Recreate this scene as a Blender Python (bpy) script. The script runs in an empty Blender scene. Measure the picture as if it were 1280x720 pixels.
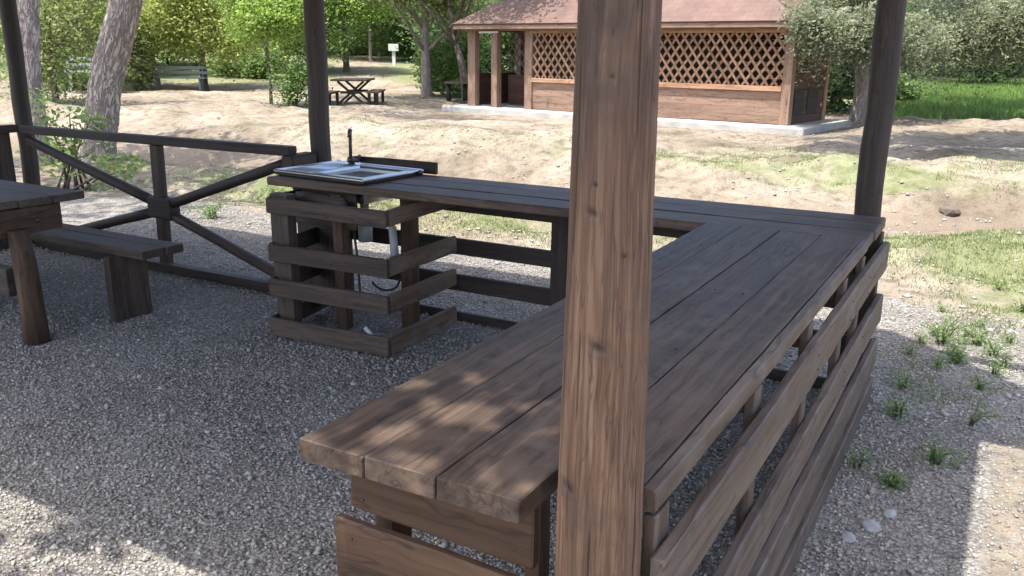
import bpy, math, random
import numpy as np
from mathutils import Vector
rng = np.random.default_rng(7); random.seed(7)
S = bpy.context.scene; COL = S.collection
V = Vector
# ------------------------------------------------------------------ camera frame (world: X along back counter, Y along long counter)
F_PX = 1088.0; HCAM = 1.6
def unit(a): a = np.array(a, float); return a/np.linalg.norm(a)
_d1 = unit([645, -294, F_PX]); _d2 = unit([-1980, -320, F_PX])
_up = np.cross(_d2, _d1); _up = unit(_up if _up[1] < 0 else -_up)
_Y = unit(_d1-_up*(_d1@_up)); _X = np.cross(_Y, _up)
RM = np.array([_X, _Y, _up])
FWD = unit((RM@np.array([0, 0, 1.]))*np.array([1, 1, 0]))
def spot(px, d):
    """ground plan point seen in picture column px at d metres ahead"""
    r = RM@np.array([px-640., -298., F_PX]); t = d/(r@FWD)
    return float(r[0]*t), float(r[1]*t)
# ------------------------------------------------------------------ value noise
def _hash(ix, iy, iz, s):
    h = (ix*374761393+iy*668265263+iz*2147483647+s*974634777) & 0xffffffff
    h = ((h ^ (h >> 13))*1274126177) & 0xffffffff
    return ((h ^ (h >> 16)) & 0xffff)/65535.0
def vnoise(x, y, z=0.0, s=0):
    x, y, z = np.broadcast_arrays(np.asarray(x, float), np.asarray(y, float), np.asarray(z, float))
    ix, iy, iz = [np.floor(a).astype(np.int64) for a in (x, y, z)]
    fx, fy, fz = x-ix, y-iy, z-iz
    fx, fy, fz = [a*a*(3-2*a) for a in (fx, fy, fz)]
    r = 0
    for dx in (0, 1):
        for dy in (0, 1):
            for dz in (0, 1):
                w = (fx if dx else 1-fx)*(fy if dy else 1-fy)*(fz if dz else 1-fz)
                r = r+w*_hash(ix+dx, iy+dy, iz+dz, s)
    return r
def fbm(x, y, z=0.0, s=0, o=4):
    r = 0; a = .5
    for k in range(o):
        r = r+a*vnoise(np.asarray(x)*2**k, np.asarray(y)*2**k, np.asarray(z)*2**k, s+k); a *= .5
    return r/(1-.5**o)
def sstep(a, b, x): t = np.clip((x-a)/(b-a), 0, 1); return t*t*(3-2*t)
# ------------------------------------------------------------------ mesh making
def mesh_np(name, verts, faces, mat, attrs=None, smooth=False):
    """faces: (n,k) array"""
    verts = np.asarray(verts, np.float32); faces = np.asarray(faces, np.int32)
    me = bpy.data.meshes.new(name); n, k = faces.shape
    me.vertices.add(len(verts)); me.vertices.foreach_set('co', verts.ravel())
    me.loops.add(n*k); me.loops.foreach_set('vertex_index', faces.ravel())
    me.polygons.add(n); me.polygons.foreach_set('loop_start', np.arange(n, dtype=np.int32)*k)
    me.polygons.foreach_set('loop_total', np.full(n, k, np.int32))
    if smooth: me.polygons.foreach_set('use_smooth', np.ones(n, bool))
    for an, av in (attrs or {}).items():
        av = np.asarray(av, np.float32)
        a = me.attributes.new(an, 'FLOAT_VECTOR' if av.ndim == 2 else 'FLOAT', 'POINT')
        a.data.foreach_set('vector' if av.ndim == 2 else 'value', av.ravel())
    me.materials.append(mat); me.update(calc_edges=True); me.validate()
    return me
class MB:
    def __init__(s): s.v = []; s.f = []; s.g = []; s.t = []; s.sm = []
    def add(s, vs, fs, gs, tint=None, smooth=False):
        o = len(s.v); s.v += [tuple(v) for v in vs]; s.f += [tuple(i+o for i in f) for f in fs]
        s.g += [tuple(g) for g in gs]; s.t += [random.random() if tint is None else tint]*len(vs); s.sm += [smooth]*len(fs)
        return s
    def plank(s, p0, p1, w, t, up=(0, 0, 1), bev=.004, jit=.0006, seg=None, tint=None, warp=.002):
        p0, p1 = V(p0), V(p1); d = p1-p0; L = d.length; d.normalize()
        up = V(up); side = d.cross(up).normalized(); n = side.cross(d).normalized()
        seg = seg or max(2, min(24, int(L/.09)))
        b = min(bev, w*.3, t*.3); hw, ht = w/2, t/2
        cs = [(-hw+b, -ht), (hw-b, -ht), (hw, -ht+b), (hw, ht-b), (hw-b, ht), (-hw+b, ht), (-hw, ht-b), (-hw, -ht+b)]
        off = V((random.uniform(0, 50), random.uniform(0, 50), random.uniform(0, 50)))
        vs, gs, fs = [], [], []
        ph = random.uniform(0, 6.28); tws = random.uniform(-1, 1)*warp
        us = [0, b/L]+[i/seg for i in range(1, seg)]+[1-b/L, 1]
        for k, u in enumerate(us):
            c = p0+d*(u*L)+n*(warp*math.sin(ph+u*3.1))+side*(tws*math.sin(u*5+ph))
            sc = (1-2*b/min(w, t)*.5) if k in (0, len(us)-1) else 1
            for (a, h) in cs:
                ja, jh = random.gauss(0, jit), random.gauss(0, jit*.6)
                aa = a if sc == 1 else math.copysign(abs(a)-b*.6, a); hh = h if sc == 1 else math.copysign(abs(h)-b*.6, h)
                vs.append(c+side*(aa+ja)+n*(hh+jh)); gs.append(off+V((u*L, a, h)))
        m = len(us)
        for k in range(m-1):
            for j in range(8):
                fs.append((k*8+j, k*8+(j+1) % 8, (k+1)*8+(j+1) % 8, (k+1)*8+j))
        fs.append(tuple(range(7, -1, -1))); fs.append(tuple((m-1)*8+j for j in range(8)))
        return s.add(vs, fs, gs, tint)
    def box(s, x0, x1, y0, y1, z0, z1, **k):
        """board whose long axis is the longest side"""
        c = ((x0+x1)/2, (y0+y1)/2, (z0+z1)/2); d = (x1-x0, y1-y0, z1-z0); a = d.index(max(d))
        p0 = list(c); p1 = list(c); p0[a] -= d[a]/2; p1[a] += d[a]/2
        if a == 0: return s.plank(p0, p1, d[1], d[2], (0, 0, 1), **k)
        if a == 1: return s.plank(p0, p1, d[0], d[2], (0, 0, 1), **k)
        return s.plank(p0, p1, d[0], d[1], (0, 1, 0), **k)
    def tube(s, pts, rad, n=12, jit=0.0, cap=True, tint=None, lump=0.0, smooth=True, sd=0):
        pts = [V(p) for p in pts]; rad = rad if isinstance(rad, (list, tuple)) else [rad]*len(pts)
        off = V((random.uniform(0, 50), random.uniform(0, 50), random.uniform(0, 50)))
        vs, gs, fs = [], [], []; u = 0; prev = None
        for i, p in enumerate(pts):
            d = (pts[min(i+1, len(pts)-1)]-pts[max(i-1, 0)]).normalized()
            if prev is None:
                a = d.cross(V((0, 0, 1)) if abs(d.z) < .9 else V((0, 1, 0))).normalized()
            else:
                a = (prev-d*prev.dot(d)).normalized()
            prev = a; b = d.cross(a)
            if i: u += (p-pts[i-1]).length
            for j in range(n):
                th = 2*math.pi*j/n
                r = rad[i]*(1+random.gauss(0, jit))
                if lump: r *= 1+lump*(float(vnoise(math.cos(th)*1.5+off.x, math.sin(th)*1.5+off.y, u*1.2/max(rad[0], .02)*.15, sd))-.5)*2
                vs.append(p+(a*math.cos(th)+b*math.sin(th))*r); gs.append(off+V((u, rad[i]*math.cos(th), rad[i]*math.sin(th))))
        m = len(pts)
        for k in range(m-1):
            for j in range(n): fs.append((k*n+j, k*n+(j+1) % n, (k+1)*n+(j+1) % n, (k+1)*n+j))
        if cap: fs.append(tuple(range(n-1, -1, -1))); fs.append(tuple((m-1)*n+j for j in range(n)))
        return s.add(vs, fs, gs, tint, smooth)
    def poly(s, outline, z0, z1, tint=None):
        n = len(outline); vs = [(x, y, z0) for x, y in outline]+[(x, y, z1) for x, y in outline]
        fs = [tuple(range(n-1, -1, -1)), tuple(range(n, 2*n))]+[(i, (i+1) % n, n+(i+1) % n, n+i) for i in range(n)]
        return s.add(vs, fs, vs, tint)
    def quad(s, a, b, c, d, th=.03, tint=None):
        a, b, c, d = V(a), V(b), V(c), V(d); n = (b-a).cross(d-a).normalized()*th
        vs = [a, b, c, d, a-n, b-n, c-n, d-n]
        e = (b-a).normalized(); h = n.normalized().cross(e)
        gs = [((p-a).dot(e), (p-a).dot(h), 0) for p in vs]
        return s.add(vs, [(0, 1, 2, 3), (7, 6, 5, 4), (0, 4, 5, 1), (1, 5, 6, 2), (2, 6, 7, 3), (3, 7, 4, 0)], gs, tint)
    def blob(s, c, r, n=1, jit=.15, tint=None, flat=1.0):
        import bmesh
        bm = bmesh.new(); bmesh.ops.create_icosphere(bm, subdivisions=n, radius=1)
        rx, ry, rz = r if isinstance(r, (tuple, list)) else (r, r, r)
        vs = []
        for v in bm.verts:
            k = 1+random.uniform(-jit, jit); vs.append((c[0]+v.co.x*rx*k, c[1]+v.co.y*ry*k, c[2]+v.co.z*rz*k*flat))
        fs = [tuple(v.index for v in f.verts) for f in bm.faces]; bm.free()
        return s.add(vs, fs, vs, tint, True)
def col_link(o): COL.objects.link(o); return o
class Thing:
    def __init__(s, name, label, cat, loc=(0, 0, 0), group=None, kind=None):
        o = bpy.data.objects.new(name, None); o.empty_display_size = .1; col_link(o); o.location = loc
        o['label'] = label; o['category'] = cat
        if group: o['group'] = group
        if kind: o['kind'] = kind
        s.o = o; s.loc = np.array(loc, float)
    def part(s, name, mb, mat, parent=None, label=None):
        if isinstance(mb, MB):
            me = bpy.data.meshes.new(name)
            me.from_pydata([(v[0]-s.loc[0], v[1]-s.loc[1], v[2]-s.loc[2]) for v in mb.v], [], mb.f)
            me.materials.append(mat)
            a = me.attributes.new('grain', 'FLOAT_VECTOR', 'POINT'); a.data.foreach_set('vector', np.array(mb.g, np.float32).ravel())
            a = me.attributes.new('tint', 'FLOAT', 'POINT'); a.data.foreach_set('value', np.array(mb.t, np.float32))
            me.polygons.foreach_set('use_smooth', np.array(mb.sm, bool)); me.update()
        else:
            me = mb; me.materials.clear(); me.materials.append(mat)
        o = bpy.data.objects.new(name, me); col_link(o); o.parent = parent or s.o
        if label: o['label'] = label
        return o
def single(name, me, label=None, cat=None, kind=None, group=None, loc=(0, 0, 0)):
    o = col_link(bpy.data.objects.new(name, me)); o.location = loc
    for k, v in (('label', label), ('category', cat), ('kind', kind), ('group', group)):
        if v: o[k] = v
    return o
def copy_tree(o, parent=None):
    c = o.copy(); col_link(c); c.parent = parent
    for ch in list(o.children): copy_tree(ch, c)
    return c
# ------------------------------------------------------------------ materials
def new_mat(name):
    m = bpy.data.materials.new(name); m.use_nodes = True; nt = m.node_tree; nt.nodes.clear()
    out = nt.nodes.new('ShaderNodeOutputMaterial')
    def N(t, **k):
        n = nt.nodes.new('ShaderNode'+t)
        for a, b in k.items(): setattr(n, a, b)
        return n
    def L(a, b): nt.links.new(a, b)
    return m, nt, out, N, L
def ramp(N, stops, interp='LINEAR'):
    r = N('ValToRGB'); r.color_ramp.interpolation = interp; e = r.color_ramp.elements
    while len(e) < len(stops): e.new(.5)
    for i, (p, c) in enumerate(stops): e[i].position = p; e[i].color = (*c, 1) if len(c) == 3 else c
    return r
def noise(N, L, vec, scale, detail=4, rough=.55, dist=0.0):
    n = N('TexNoise'); n.inputs['Scale'].default_value = scale; n.inputs['Detail'].default_value = detail
    n.inputs['Roughness'].default_value = rough; n.inputs['Distortion'].default_value = dist
    if vec is not None: L(vec, n.inputs['Vector'])
    return n
def wood(name, dark, mid, light, rough=.55, spec=.4, bump=.25, stretch=(1.2, 34, 34), wear=None, wear_amt=.5, rings=.5, stain=False, contrast=.2, lines=.55):
    m, nt, out, N, L = new_mat(name)
    at = N('Attribute', attribute_name='grain'); tint = N('Attribute', attribute_name='tint')
    mp = N('Mapping'); mp.inputs['Scale'].default_value = stretch; L(at.outputs['Vector'], mp.inputs['Vector'])
    big = noise(N, L, at.outputs['Vector'], 3.0, 3)                      # waviness of the figure
    mx = N('VectorMath', operation='MULTIPLY_ADD'); L(big.outputs['Color'], mx.inputs[0]); mx.inputs[1].default_value = (.6, 2.2, 2.2); L(mp.outputs['Vector'], mx.inputs[2])
    fine = noise(N, L, mx.outputs[0], 1.0, 6, .62, .3)
    mp2 = N('Mapping'); mp2.inputs['Scale'].default_value = (.55, stretch[1]*.32, stretch[2]*.32); L(at.outputs['Vector'], mp2.inputs['Vector'])
    mid_n = noise(N, L, mp2.outputs['Vector'], 1.0, 5, .6, .9)
    mixv = N('Mix', data_type='FLOAT'); mixv.inputs[0].default_value = rings; L(fine.outputs['Fac'], mixv.inputs[2]); L(mid_n.outputs['Fac'], mixv.inputs[3])
    r = ramp(N, [(.5-contrast, dark), (.49, mid), (.5+contrast, light)]); L(mixv.outputs[0], r.inputs[0])
    col = r.outputs['Color']
    if wear:
        blot = noise(N, L, at.outputs['Vector'], 5.0, 6, .65, .4); wr = ramp(N, [(.5, (0, 0, 0)), (.68, (1, 1, 1))]); L(blot.outputs['Fac'], wr.inputs[0])
        ml = N('Math', operation='MULTIPLY'); ml.inputs[1].default_value = wear_amt; L(wr.outputs['Color'], ml.inputs[0])
        mixc = N('Mix', data_type='RGBA'); L(ml.outputs[0], mixc.inputs[0]); L(col, mixc.inputs[6]); mixc.inputs[7].default_value = (*wear, 1); col = mixc.outputs[2]
    mp3 = N('Mapping'); mp3.inputs['Scale'].default_value = (1.1, stretch[1]*.75, stretch[2]*.75); mp3.inputs['Location'].default_value = (3.3, 8.1, 5.7); L(mx.outputs[0], mp3.inputs['Vector'])
    mp3.inputs['Scale'].default_value = (.75, .7, .7); crk = noise(N, L, mp3.outputs['Vector'], 1.0, 2, .5, .5)
    cr = ramp(N, [(.475, (1, 1, 1)), (.5, (lines, lines, lines)), (.525, (1, 1, 1))]); L(crk.outputs['Fac'], cr.inputs[0])
    mcr = N('Mix', data_type='RGBA', blend_type='MULTIPLY'); mcr.inputs[0].default_value = 1; L(col, mcr.inputs[6]); L(cr.outputs['Color'], mcr.inputs[7]); col = mcr.outputs[2]
    hsv = N('HueSaturation'); mr = N('MapRange'); mr.inputs[3].default_value = .72; mr.inputs[4].default_value = 1.28
    L(tint.outputs['Fac'], mr.inputs[0]); L(mr.outputs[0], hsv.inputs['Value']); L(col, hsv.inputs['Color']); col = hsv.outputs['Color']
    if stain:
        st = N('Attribute', attribute_name='stain'); ms = N('Mix', data_type='RGBA'); L(st.outputs['Fac'], ms.inputs[0]); L(col, ms.inputs[6]); ms.inputs[7].default_value = (.022, .016, .012, 1); col = ms.outputs[2]
    p = N('BsdfPrincipled'); L(col, p.inputs['Base Color']); p.inputs['Specular IOR Level'].default_value = spec
    rr = N('MapRange'); rr.inputs[3].default_value = rough-.12; rr.inputs[4].default_value = rough+.18; L(mid_n.outputs['Fac'], rr.inputs[0]); L(rr.outputs[0], p.inputs['Roughness'])
    b = N('Bump'); b.inputs['Strength'].default_value = bump; b.inputs['Distance'].default_value = .004; L(mixv.outputs[0], b.inputs['Height']); L(b.outputs[0], p.inputs['Normal'])
    L(p.outputs[0], out.inputs[0]); return m
def plain(name, col, rough=.6, metal=0.0, spec=.5, var=.15, scale=8, bump=0.0):
    m, nt, out, N, L = new_mat(name)
    tc = N('TexCoord'); n = noise(N, L, tc.outputs['Object'], scale, 6, .6)
    r = ramp(N, [(.3, tuple(c*(1-var) for c in col)), (.7, tuple(min(1, c*(1+var)) for c in col))]); L(n.outputs['Fac'], r.inputs[0])
    p = N('BsdfPrincipled'); L(r.outputs['Color'], p.inputs['Base Color']); p.inputs['Metallic'].default_value = metal
    p.inputs['Specular IOR Level'].default_value = spec
    mr = N('MapRange'); mr.inputs[3].default_value = max(.03, rough-.1); mr.inputs[4].default_value = rough+.1; L(n.outputs['Fac'], mr.inputs[0]); L(mr.outputs[0], p.inputs['Roughness'])
    if bump:
        b = N('Bump'); b.inputs['Strength'].default_value = bump; b.inputs['Distance'].default_value = .01; L(n.outputs['Fac'], b.inputs['Height']); L(b.outputs[0], p.inputs['Normal'])
    L(p.outputs[0], out.inputs[0]); return m
def leafmat(name, c0, c1, c2, trans=.35):
    m, nt, out, N, L = new_mat(name)
    t = N('Attribute', attribute_name='tint'); r = ramp(N, [(0, c0), (.55, c1), (1, c2)]); L(t.outputs['Fac'], r.inputs[0])
    p = N('BsdfPrincipled'); L(r.outputs['Color'], p.inputs['Base Color']); p.inputs['Roughness'].default_value = .5; p.inputs['Specular IOR Level'].default_value = .35
    tr = N('BsdfTranslucent'); hs = N('HueSaturation'); hs.inputs['Value'].default_value = 1.5; hs.inputs['Hue'].default_value = .485; L(r.outputs['Color'], hs.inputs['Color']); L(hs.outputs[0], tr.inputs['Color'])
    mx = N('MixShader'); mx.inputs[0].default_value = trans; L(p.outputs[0], mx.inputs[1]); L(tr.outputs[0], mx.inputs[2]); L(mx.outputs[0], out.inputs[0]); return m
def barkmat(name, dark, light, scale=9, bump=.9):
    m, nt, out, N, L = new_mat(name)
    at = N('Attribute', attribute_name='grain'); mp = N('Mapping'); mp.inputs['Scale'].default_value = (.26, 1.3, 1.3); L(at.outputs['Vector'], mp.inputs['Vector'])
    n = noise(N, L, mp.outputs['Vector'], scale, 7, .62, .8)
    v = N('TexVoronoi', feature='DISTANCE_TO_EDGE'); v.inputs['Scale'].default_value = scale*1.1
    ad = N('VectorMath', operation='MULTIPLY_ADD'); L(n.outputs['Color'], ad.inputs[0]); ad.inputs[1].default_value = (.3, .3, .3); L(mp.outputs['Vector'], ad.inputs[2]); L(ad.outputs[0], v.inputs['Vector'])
    vr = ramp(N, [(0, (.35, .35, .35)), (.16, (1, 1, 1))]); L(v.outputs['Distance'], vr.inputs[0])
    mu = N('Math', operation='MULTIPLY'); L(vr.outputs['Color'], mu.inputs[0]); L(n.outputs['Fac'], mu.inputs[1])
    r = ramp(N, [(.08, dark), (.35, tuple((a+b)/2 for a, b in zip(dark, light))), (.62, light)]); L(mu.outputs[0], r.inputs[0])
    p = N('BsdfPrincipled'); L(r.outputs['Color'], p.inputs['Base Color']); p.inputs['Roughness'].default_value = .85; p.inputs['Specular IOR Level'].default_value = .2
    b = N('Bump'); b.inputs['Strength'].default_value = bump; b.inputs['Distance'].default_value = .03; L(mu.outputs[0], b.inputs['Height']); L(b.outputs[0], p.inputs['Normal'])
    L(p.outputs[0], out.inputs[0]); return m

M = {}
M['counter'] = wood('stained_counter_wood', (.030, .019, .012), (.080, .054, .039), (.155, .108, .078), .54, .3, .35, (1.6, 40, 40), wear=(.15, .110, .083), wear_amt=.6, contrast=.17)
M['slat'] = wood('weathered_slat_wood', (.040, .027, .019), (.105, .074, .055), (.195, .148, .114), .6, .4, .35, (1.2, 40, 40), wear=(.165, .14, .12), wear_amt=.5)
M['panel'] = wood('brown_panel_wood', (.030, .017, .010), (.085, .046, .026), (.150, .088, .050), .6, .35, .35, (1.0, 26, 26))
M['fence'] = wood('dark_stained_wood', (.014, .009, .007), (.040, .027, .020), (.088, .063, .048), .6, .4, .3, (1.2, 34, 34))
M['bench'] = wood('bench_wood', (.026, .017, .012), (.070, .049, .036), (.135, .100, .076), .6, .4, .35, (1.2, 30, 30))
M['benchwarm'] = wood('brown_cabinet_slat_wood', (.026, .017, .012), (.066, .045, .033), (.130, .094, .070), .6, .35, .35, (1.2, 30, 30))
M['slat_lit'] = wood('lit_brown_slat_wood', (.060, .036, .024), (.150, .098, .066), (.260, .185, .130), .6, .35, .35, (1.0, 30, 30), wear=(.20, .17, .14), wear_amt=.4)  # lighter copy for the cabinet's right side, falling light put into the colour
M['pole'] = wood('dark_pole_wood', (.020, .014, .011), (.055, .040, .032), (.120, .092, .074), .6, .4, .4, (1.0, 36, 36))
M['post'] = wood('stripped_log_wood', (.040, .020, .012), (.140, .080, .049), (.285, .180, .114), .62, .35, .8, (4.5, 110, 110), wear=(.085, .055, .040), wear_amt=.75, rings=.5, stain=True, contrast=.17)
M['log'] = wood('log_leg_wood', (.030, .018, .011), (.080, .048, .030), (.170, .115, .078), .65, .3, .5, (1.0, 26, 26))
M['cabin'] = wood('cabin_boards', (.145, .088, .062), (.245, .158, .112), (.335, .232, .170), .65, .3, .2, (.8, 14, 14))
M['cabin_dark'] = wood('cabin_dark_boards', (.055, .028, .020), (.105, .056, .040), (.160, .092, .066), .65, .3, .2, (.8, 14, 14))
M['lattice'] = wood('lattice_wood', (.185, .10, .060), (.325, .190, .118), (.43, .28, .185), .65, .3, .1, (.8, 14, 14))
M['backlattice'] = wood('shade_toned_lattice_wood', (.07, .05, .035), (.13, .10, .075), (.2, .16, .12), .65, .3, .1, (.8, 14, 14))  # darker copy of the lattice wood, interior shade put into its colour
M['steel'] = plain('stainless_steel', (.62, .64, .66), .34, 1.0, .5, .05, 5)
M['chrome'] = plain('dull_tap_metal', (.10, .085, .08), .35, .6, .5, .2, 20)
M['pvc'] = plain('grey_plastic_pipe', (.42, .42, .40), .45, 0, .5, .12, 14)
M['rubber'] = plain('green_black_hose', (.02, .03, .022), .5, 0, .5, .2, 20)
M['concrete'] = plain('pale_concrete', (.40, .39, .37), .85, 0, .3, .22, 2.5, .2)
M['white'] = plain('white_paint', (.72, .74, .74), .5, 0, .4, .08, 4)
M['stone'] = plain('flat_grey_stone', (.30, .30, .30), .8, 0, .3, .3, 25, .4)
M['iron'] = plain('dark_bolt_metal', (.08, .08, .08), .45, .8, .5, .2, 20)
M['greybench'] = plain('grey_bench_paint', (.26, .28, .29), .6, 0, .4, .15, 6)
M['roofboards'] = wood('roof_boards', (.04, .025, .018), (.10, .065, .045), (.16, .11, .08), .6, .3, .2)
M['bark'] = barkmat('pale_furrowed_bark', (.19, .15, .128), (.56, .485, .43), 13, 1.0)
M['bark2'] = barkmat('brown_bark', (.05, .04, .032), (.24, .20, .165), 12)
M['leaf_bright'] = leafmat('bright_green_leaves', (.11, .195, .038), (.215, .335, .072), (.335, .43, .130), .54)
M['leaf_yellow'] = leafmat('yellow_green_leaves', (.15, .195, .05), (.285, .335, .10), (.40, .43, .165), .54)
M['leaf_mid'] = leafmat('mid_green_leaves', (.075, .135, .040), (.155, .250, .075), (.255, .340, .130), .5)
M['leaf_dark'] = leafmat('dark_green_leaves', (.035, .075, .026), (.075, .140, .048), (.140, .210, .078), .42)
M['leaf_olive'] = leafmat('olive_leaves', (.105, .140, .048), (.205, .250, .095), (.310, .340, .150), .5)
M['leaf_willow'] = leafmat('grey_green_willow_leaves', (.095, .122, .066), (.195, .228, .138), (.330, .355, .235), .42)
M['litter'] = leafmat('dry_leaves', (.05, .038, .025), (.13, .10, .06), (.24, .20, .12), .1)
M['bank_grass'] = leafmat('lush_bank_grass', (.085, .16, .038), (.150, .255, .062), (.245, .350, .110), .5)
M['grass'] = leafmat('short_grass_blades', (.095, .135, .040), (.160, .205, .068), (.250, .265, .125), .40)

def roof_mat():
    m, nt, out, N, L = new_mat('brown_tiled_sheet_roof')
    at = N('Attribute', attribute_name='grain')
    n = noise(N, L, at.outputs['Vector'], 2.2, 6, .6); n2 = noise(N, L, at.outputs['Vector'], 22, 3)
    mp = N('Mapping'); L(at.outputs['Vector'], mp.inputs['Vector']); br = N('TexBrick'); br.inputs['Scale'].default_value = 1
    br.inputs['Brick Width'].default_value = .26; br.inputs['Row Height'].default_value = .17; br.inputs['Mortar Size'].default_value = .012; br.inputs['Mortar Smooth'].default_value = .5
    br.inputs['Color1'].default_value = (.145, .080, .058, 1); br.inputs['Color2'].default_value = (.125, .068, .050, 1); br.inputs['Mortar'].default_value = (.10, .06, .048, 1); L(mp.outputs[0], br.inputs['Vector'])
    r = ramp(N, [(.35, (.62, .6, .58)), (.65, (1.1, 1.08, 1.06))]); L(n.outputs['Fac'], r.inputs[0])
    mx = N('Mix', data_type='RGBA', blend_type='MULTIPLY'); mx.inputs[0].default_value = .8; L(br.outputs['Color'], mx.inputs[6]); L(r.outputs['Color'], mx.inputs[7])
    p = N('BsdfPrincipled'); L(mx.outputs[2], p.inputs['Base Color']); p.inputs['Roughness'].default_value = .6
    b = N('Bump'); b.inputs['Strength'].default_value = .25; b.inputs['Distance'].default_value = .012; L(br.outputs['Fac'], b.inputs['Height']); b.invert = True; L(b.outputs[0], p.inputs['Normal'])
    L(p.outputs[0], out.inputs[0]); return m
M['roof'] = roof_mat()

def ground_mat():
    m, nt, out, N, L = new_mat('sandy_ground_and_gravel')
    tc = N('TexCoord'); P = tc.outputs['Object']
    gv = N('Attribute', attribute_name='gravel'); gr = N('Attribute', attribute_name='grassy'); tk = N('Attribute', attribute_name='track')
    n1 = noise(N, L, P, .55, 7, .62, .4); n2 = noise(N, L, P, 6, 6, .65); n3 = noise(N, L, P, 42, 4, .6)
    sand = ramp(N, [(.30, (.120, .096, .068)), (.48, (.215, .182, .140)), (.66, (.295, .260, .210))]); L(n1.outputs['Fac'], sand.inputs[0])
    s2 = ramp(N, [(.33, (.52, .49, .45)), (.47, (.95, .95, .94)), (.66, (1.22, 1.2, 1.18))]); L(n2.outputs['Fac'], s2.inputs[0])
    mx = N('Mix', data_type='RGBA', blend_type='MULTIPLY'); mx.inputs[0].default_value = .9; L(sand.outputs['Color'], mx.inputs[6]); L(s2.outputs['Color'], mx.inputs[7])
    s3 = ramp(N, [(.30, (.45, .43, .40)), (.42, (1, 1, 1)), (.75, (1.18, 1.18, 1.18))]); L(n3.outputs['Fac'], s3.inputs[0])
    mx2 = N('Mix', data_type='RGBA', blend_type='MULTIPLY'); mx2.inputs[0].default_value = .85; L(mx.outputs[2], mx2.inputs[6]); L(s3.outputs['Color'], mx2.inputs[7])
    tkc = N('Mix', data_type='RGBA'); L(tk.outputs['Fac'], tkc.inputs[0]); L(mx2.outputs[2], tkc.inputs[6]); tkc.inputs[7].default_value = (.19, .152, .112, 1)
    # grass stain over the sand
    gn = noise(N, L, P, 3.2, 7, .7, .3); gadd = N('Math', operation='ADD'); L(gn.outputs['Fac'], gadd.inputs[0]); L(gr.outputs['Fac'], gadd.inputs[1])
    gm = ramp(N, [(.72, (0, 0, 0)), (1.0, (1, 1, 1))]); L(gadd.outputs[0], gm.inputs[0])
    gcol = ramp(N, [(.3, (.085, .130, .036)), (.6, (.150, .190, .070)), (.8, (.24, .24, .125))]); L(n2.outputs['Fac'], gcol.inputs[0])
    mg = N('Mix', data_type='RGBA'); gmm = N('Math', operation='MULTIPLY'); gmm.inputs[1].default_value = .62; L(gm.outputs['Color'], gmm.inputs[0]); L(gmm.outputs[0], mg.inputs[0]); L(tkc.outputs[2], mg.inputs[6]); L(gcol.outputs['Color'], mg.inputs[7])
    # gravel
    vo = N('TexVoronoi'); vo.inputs['Scale'].default_value = 62; L(P, vo.inputs['Vector']); sp = N('SeparateColor'); L(vo.outputs['Color'], sp.inputs[0])
    vc = ramp(N, [(0, (.215, .202, .18)), (.4, (.29, .274, .248)), (.75, (.345, .328, .295)), (1, (.42, .397, .355))]); L(sp.outputs[0], vc.inputs[0])
    vd = ramp(N, [(.25, (1, 1, 1)), (.75, (.50, .49, .48))]); L(vo.outputs['Distance'], vd.inputs[0])
    mv = N('Mix', data_type='RGBA', blend_type='MULTIPLY'); mv.inputs[0].default_value = .8; L(vc.outputs['Color'], mv.inputs[6]); L(vd.outputs['Color'], mv.inputs[7])
    dn = noise(N, L, P, 2.2, 5, .6); dr = ramp(N, [(.40, (.70, .68, .66)), (.62, (1.1, 1.1, 1.1))]); L(dn.outputs['Fac'], dr.inputs[0])
    mv2 = N('Mix', data_type='RGBA', blend_type='MULTIPLY'); mv2.inputs[0].default_value = .7; L(mv.outputs[2], mv2.inputs[6]); L(dr.outputs['Color'], mv2.inputs[7])
    ga = N('Math', operation='ADD'); nmid = noise(N, L, P, 9, 5, .65); sub = N('Math', operation='MULTIPLY_ADD'); sub.inputs[1].default_value = .9; sub.inputs[2].default_value = -.45; L(nmid.outputs['Fac'], sub.inputs[0])
    L(gv.outputs['Fac'], ga.inputs[0]); L(sub.outputs[0], ga.inputs[1]); gmask = ramp(N, [(.40, (0, 0, 0)), (.60, (1, 1, 1))]); L(ga.outputs[0], gmask.inputs[0])
    fin = N('Mix', data_type='RGBA'); L(gmask.outputs['Color'], fin.inputs[0]); L(mg.outputs[2], fin.inputs[6]); L(mv2.outputs[2], fin.inputs[7])
    p = N('BsdfPrincipled'); L(fin.outputs[2], p.inputs['Base Color']); p.inputs['Roughness'].default_value = .9; p.inputs['Specular IOR Level'].default_value = .2
    hm = N('Math', operation='MULTIPLY'); inv = N('Math', operation='SUBTRACT'); inv.inputs[0].default_value = 1; L(vo.outputs['Distance'], inv.inputs[1]); L(inv.outputs[0], hm.inputs[0]); L(gmask.outputs['Color'], hm.inputs[1])
    hb = N('Math', operation='MULTIPLY_ADD'); hb.inputs[1].default_value = .7; L(n3.outputs['Fac'], hb.inputs[0]); L(hm.outputs[0], hb.inputs[2])
    hc = N('Math', operation='MULTIPLY_ADD'); hc.inputs[1].default_value = 5; L(n2.outputs['Fac'], hc.inputs[0]); L(hb.outputs[0], hc.inputs[2])
    b = N('Bump'); b.inputs['Strength'].default_value = .9; b.inputs['Distance'].default_value = .016; L(hc.outputs[0], b.inputs['Height']); L(b.outputs[0], p.inputs['Normal'])
    L(p.outputs[0], out.inputs[0]); return m
M['ground'] = ground_mat()
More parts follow.
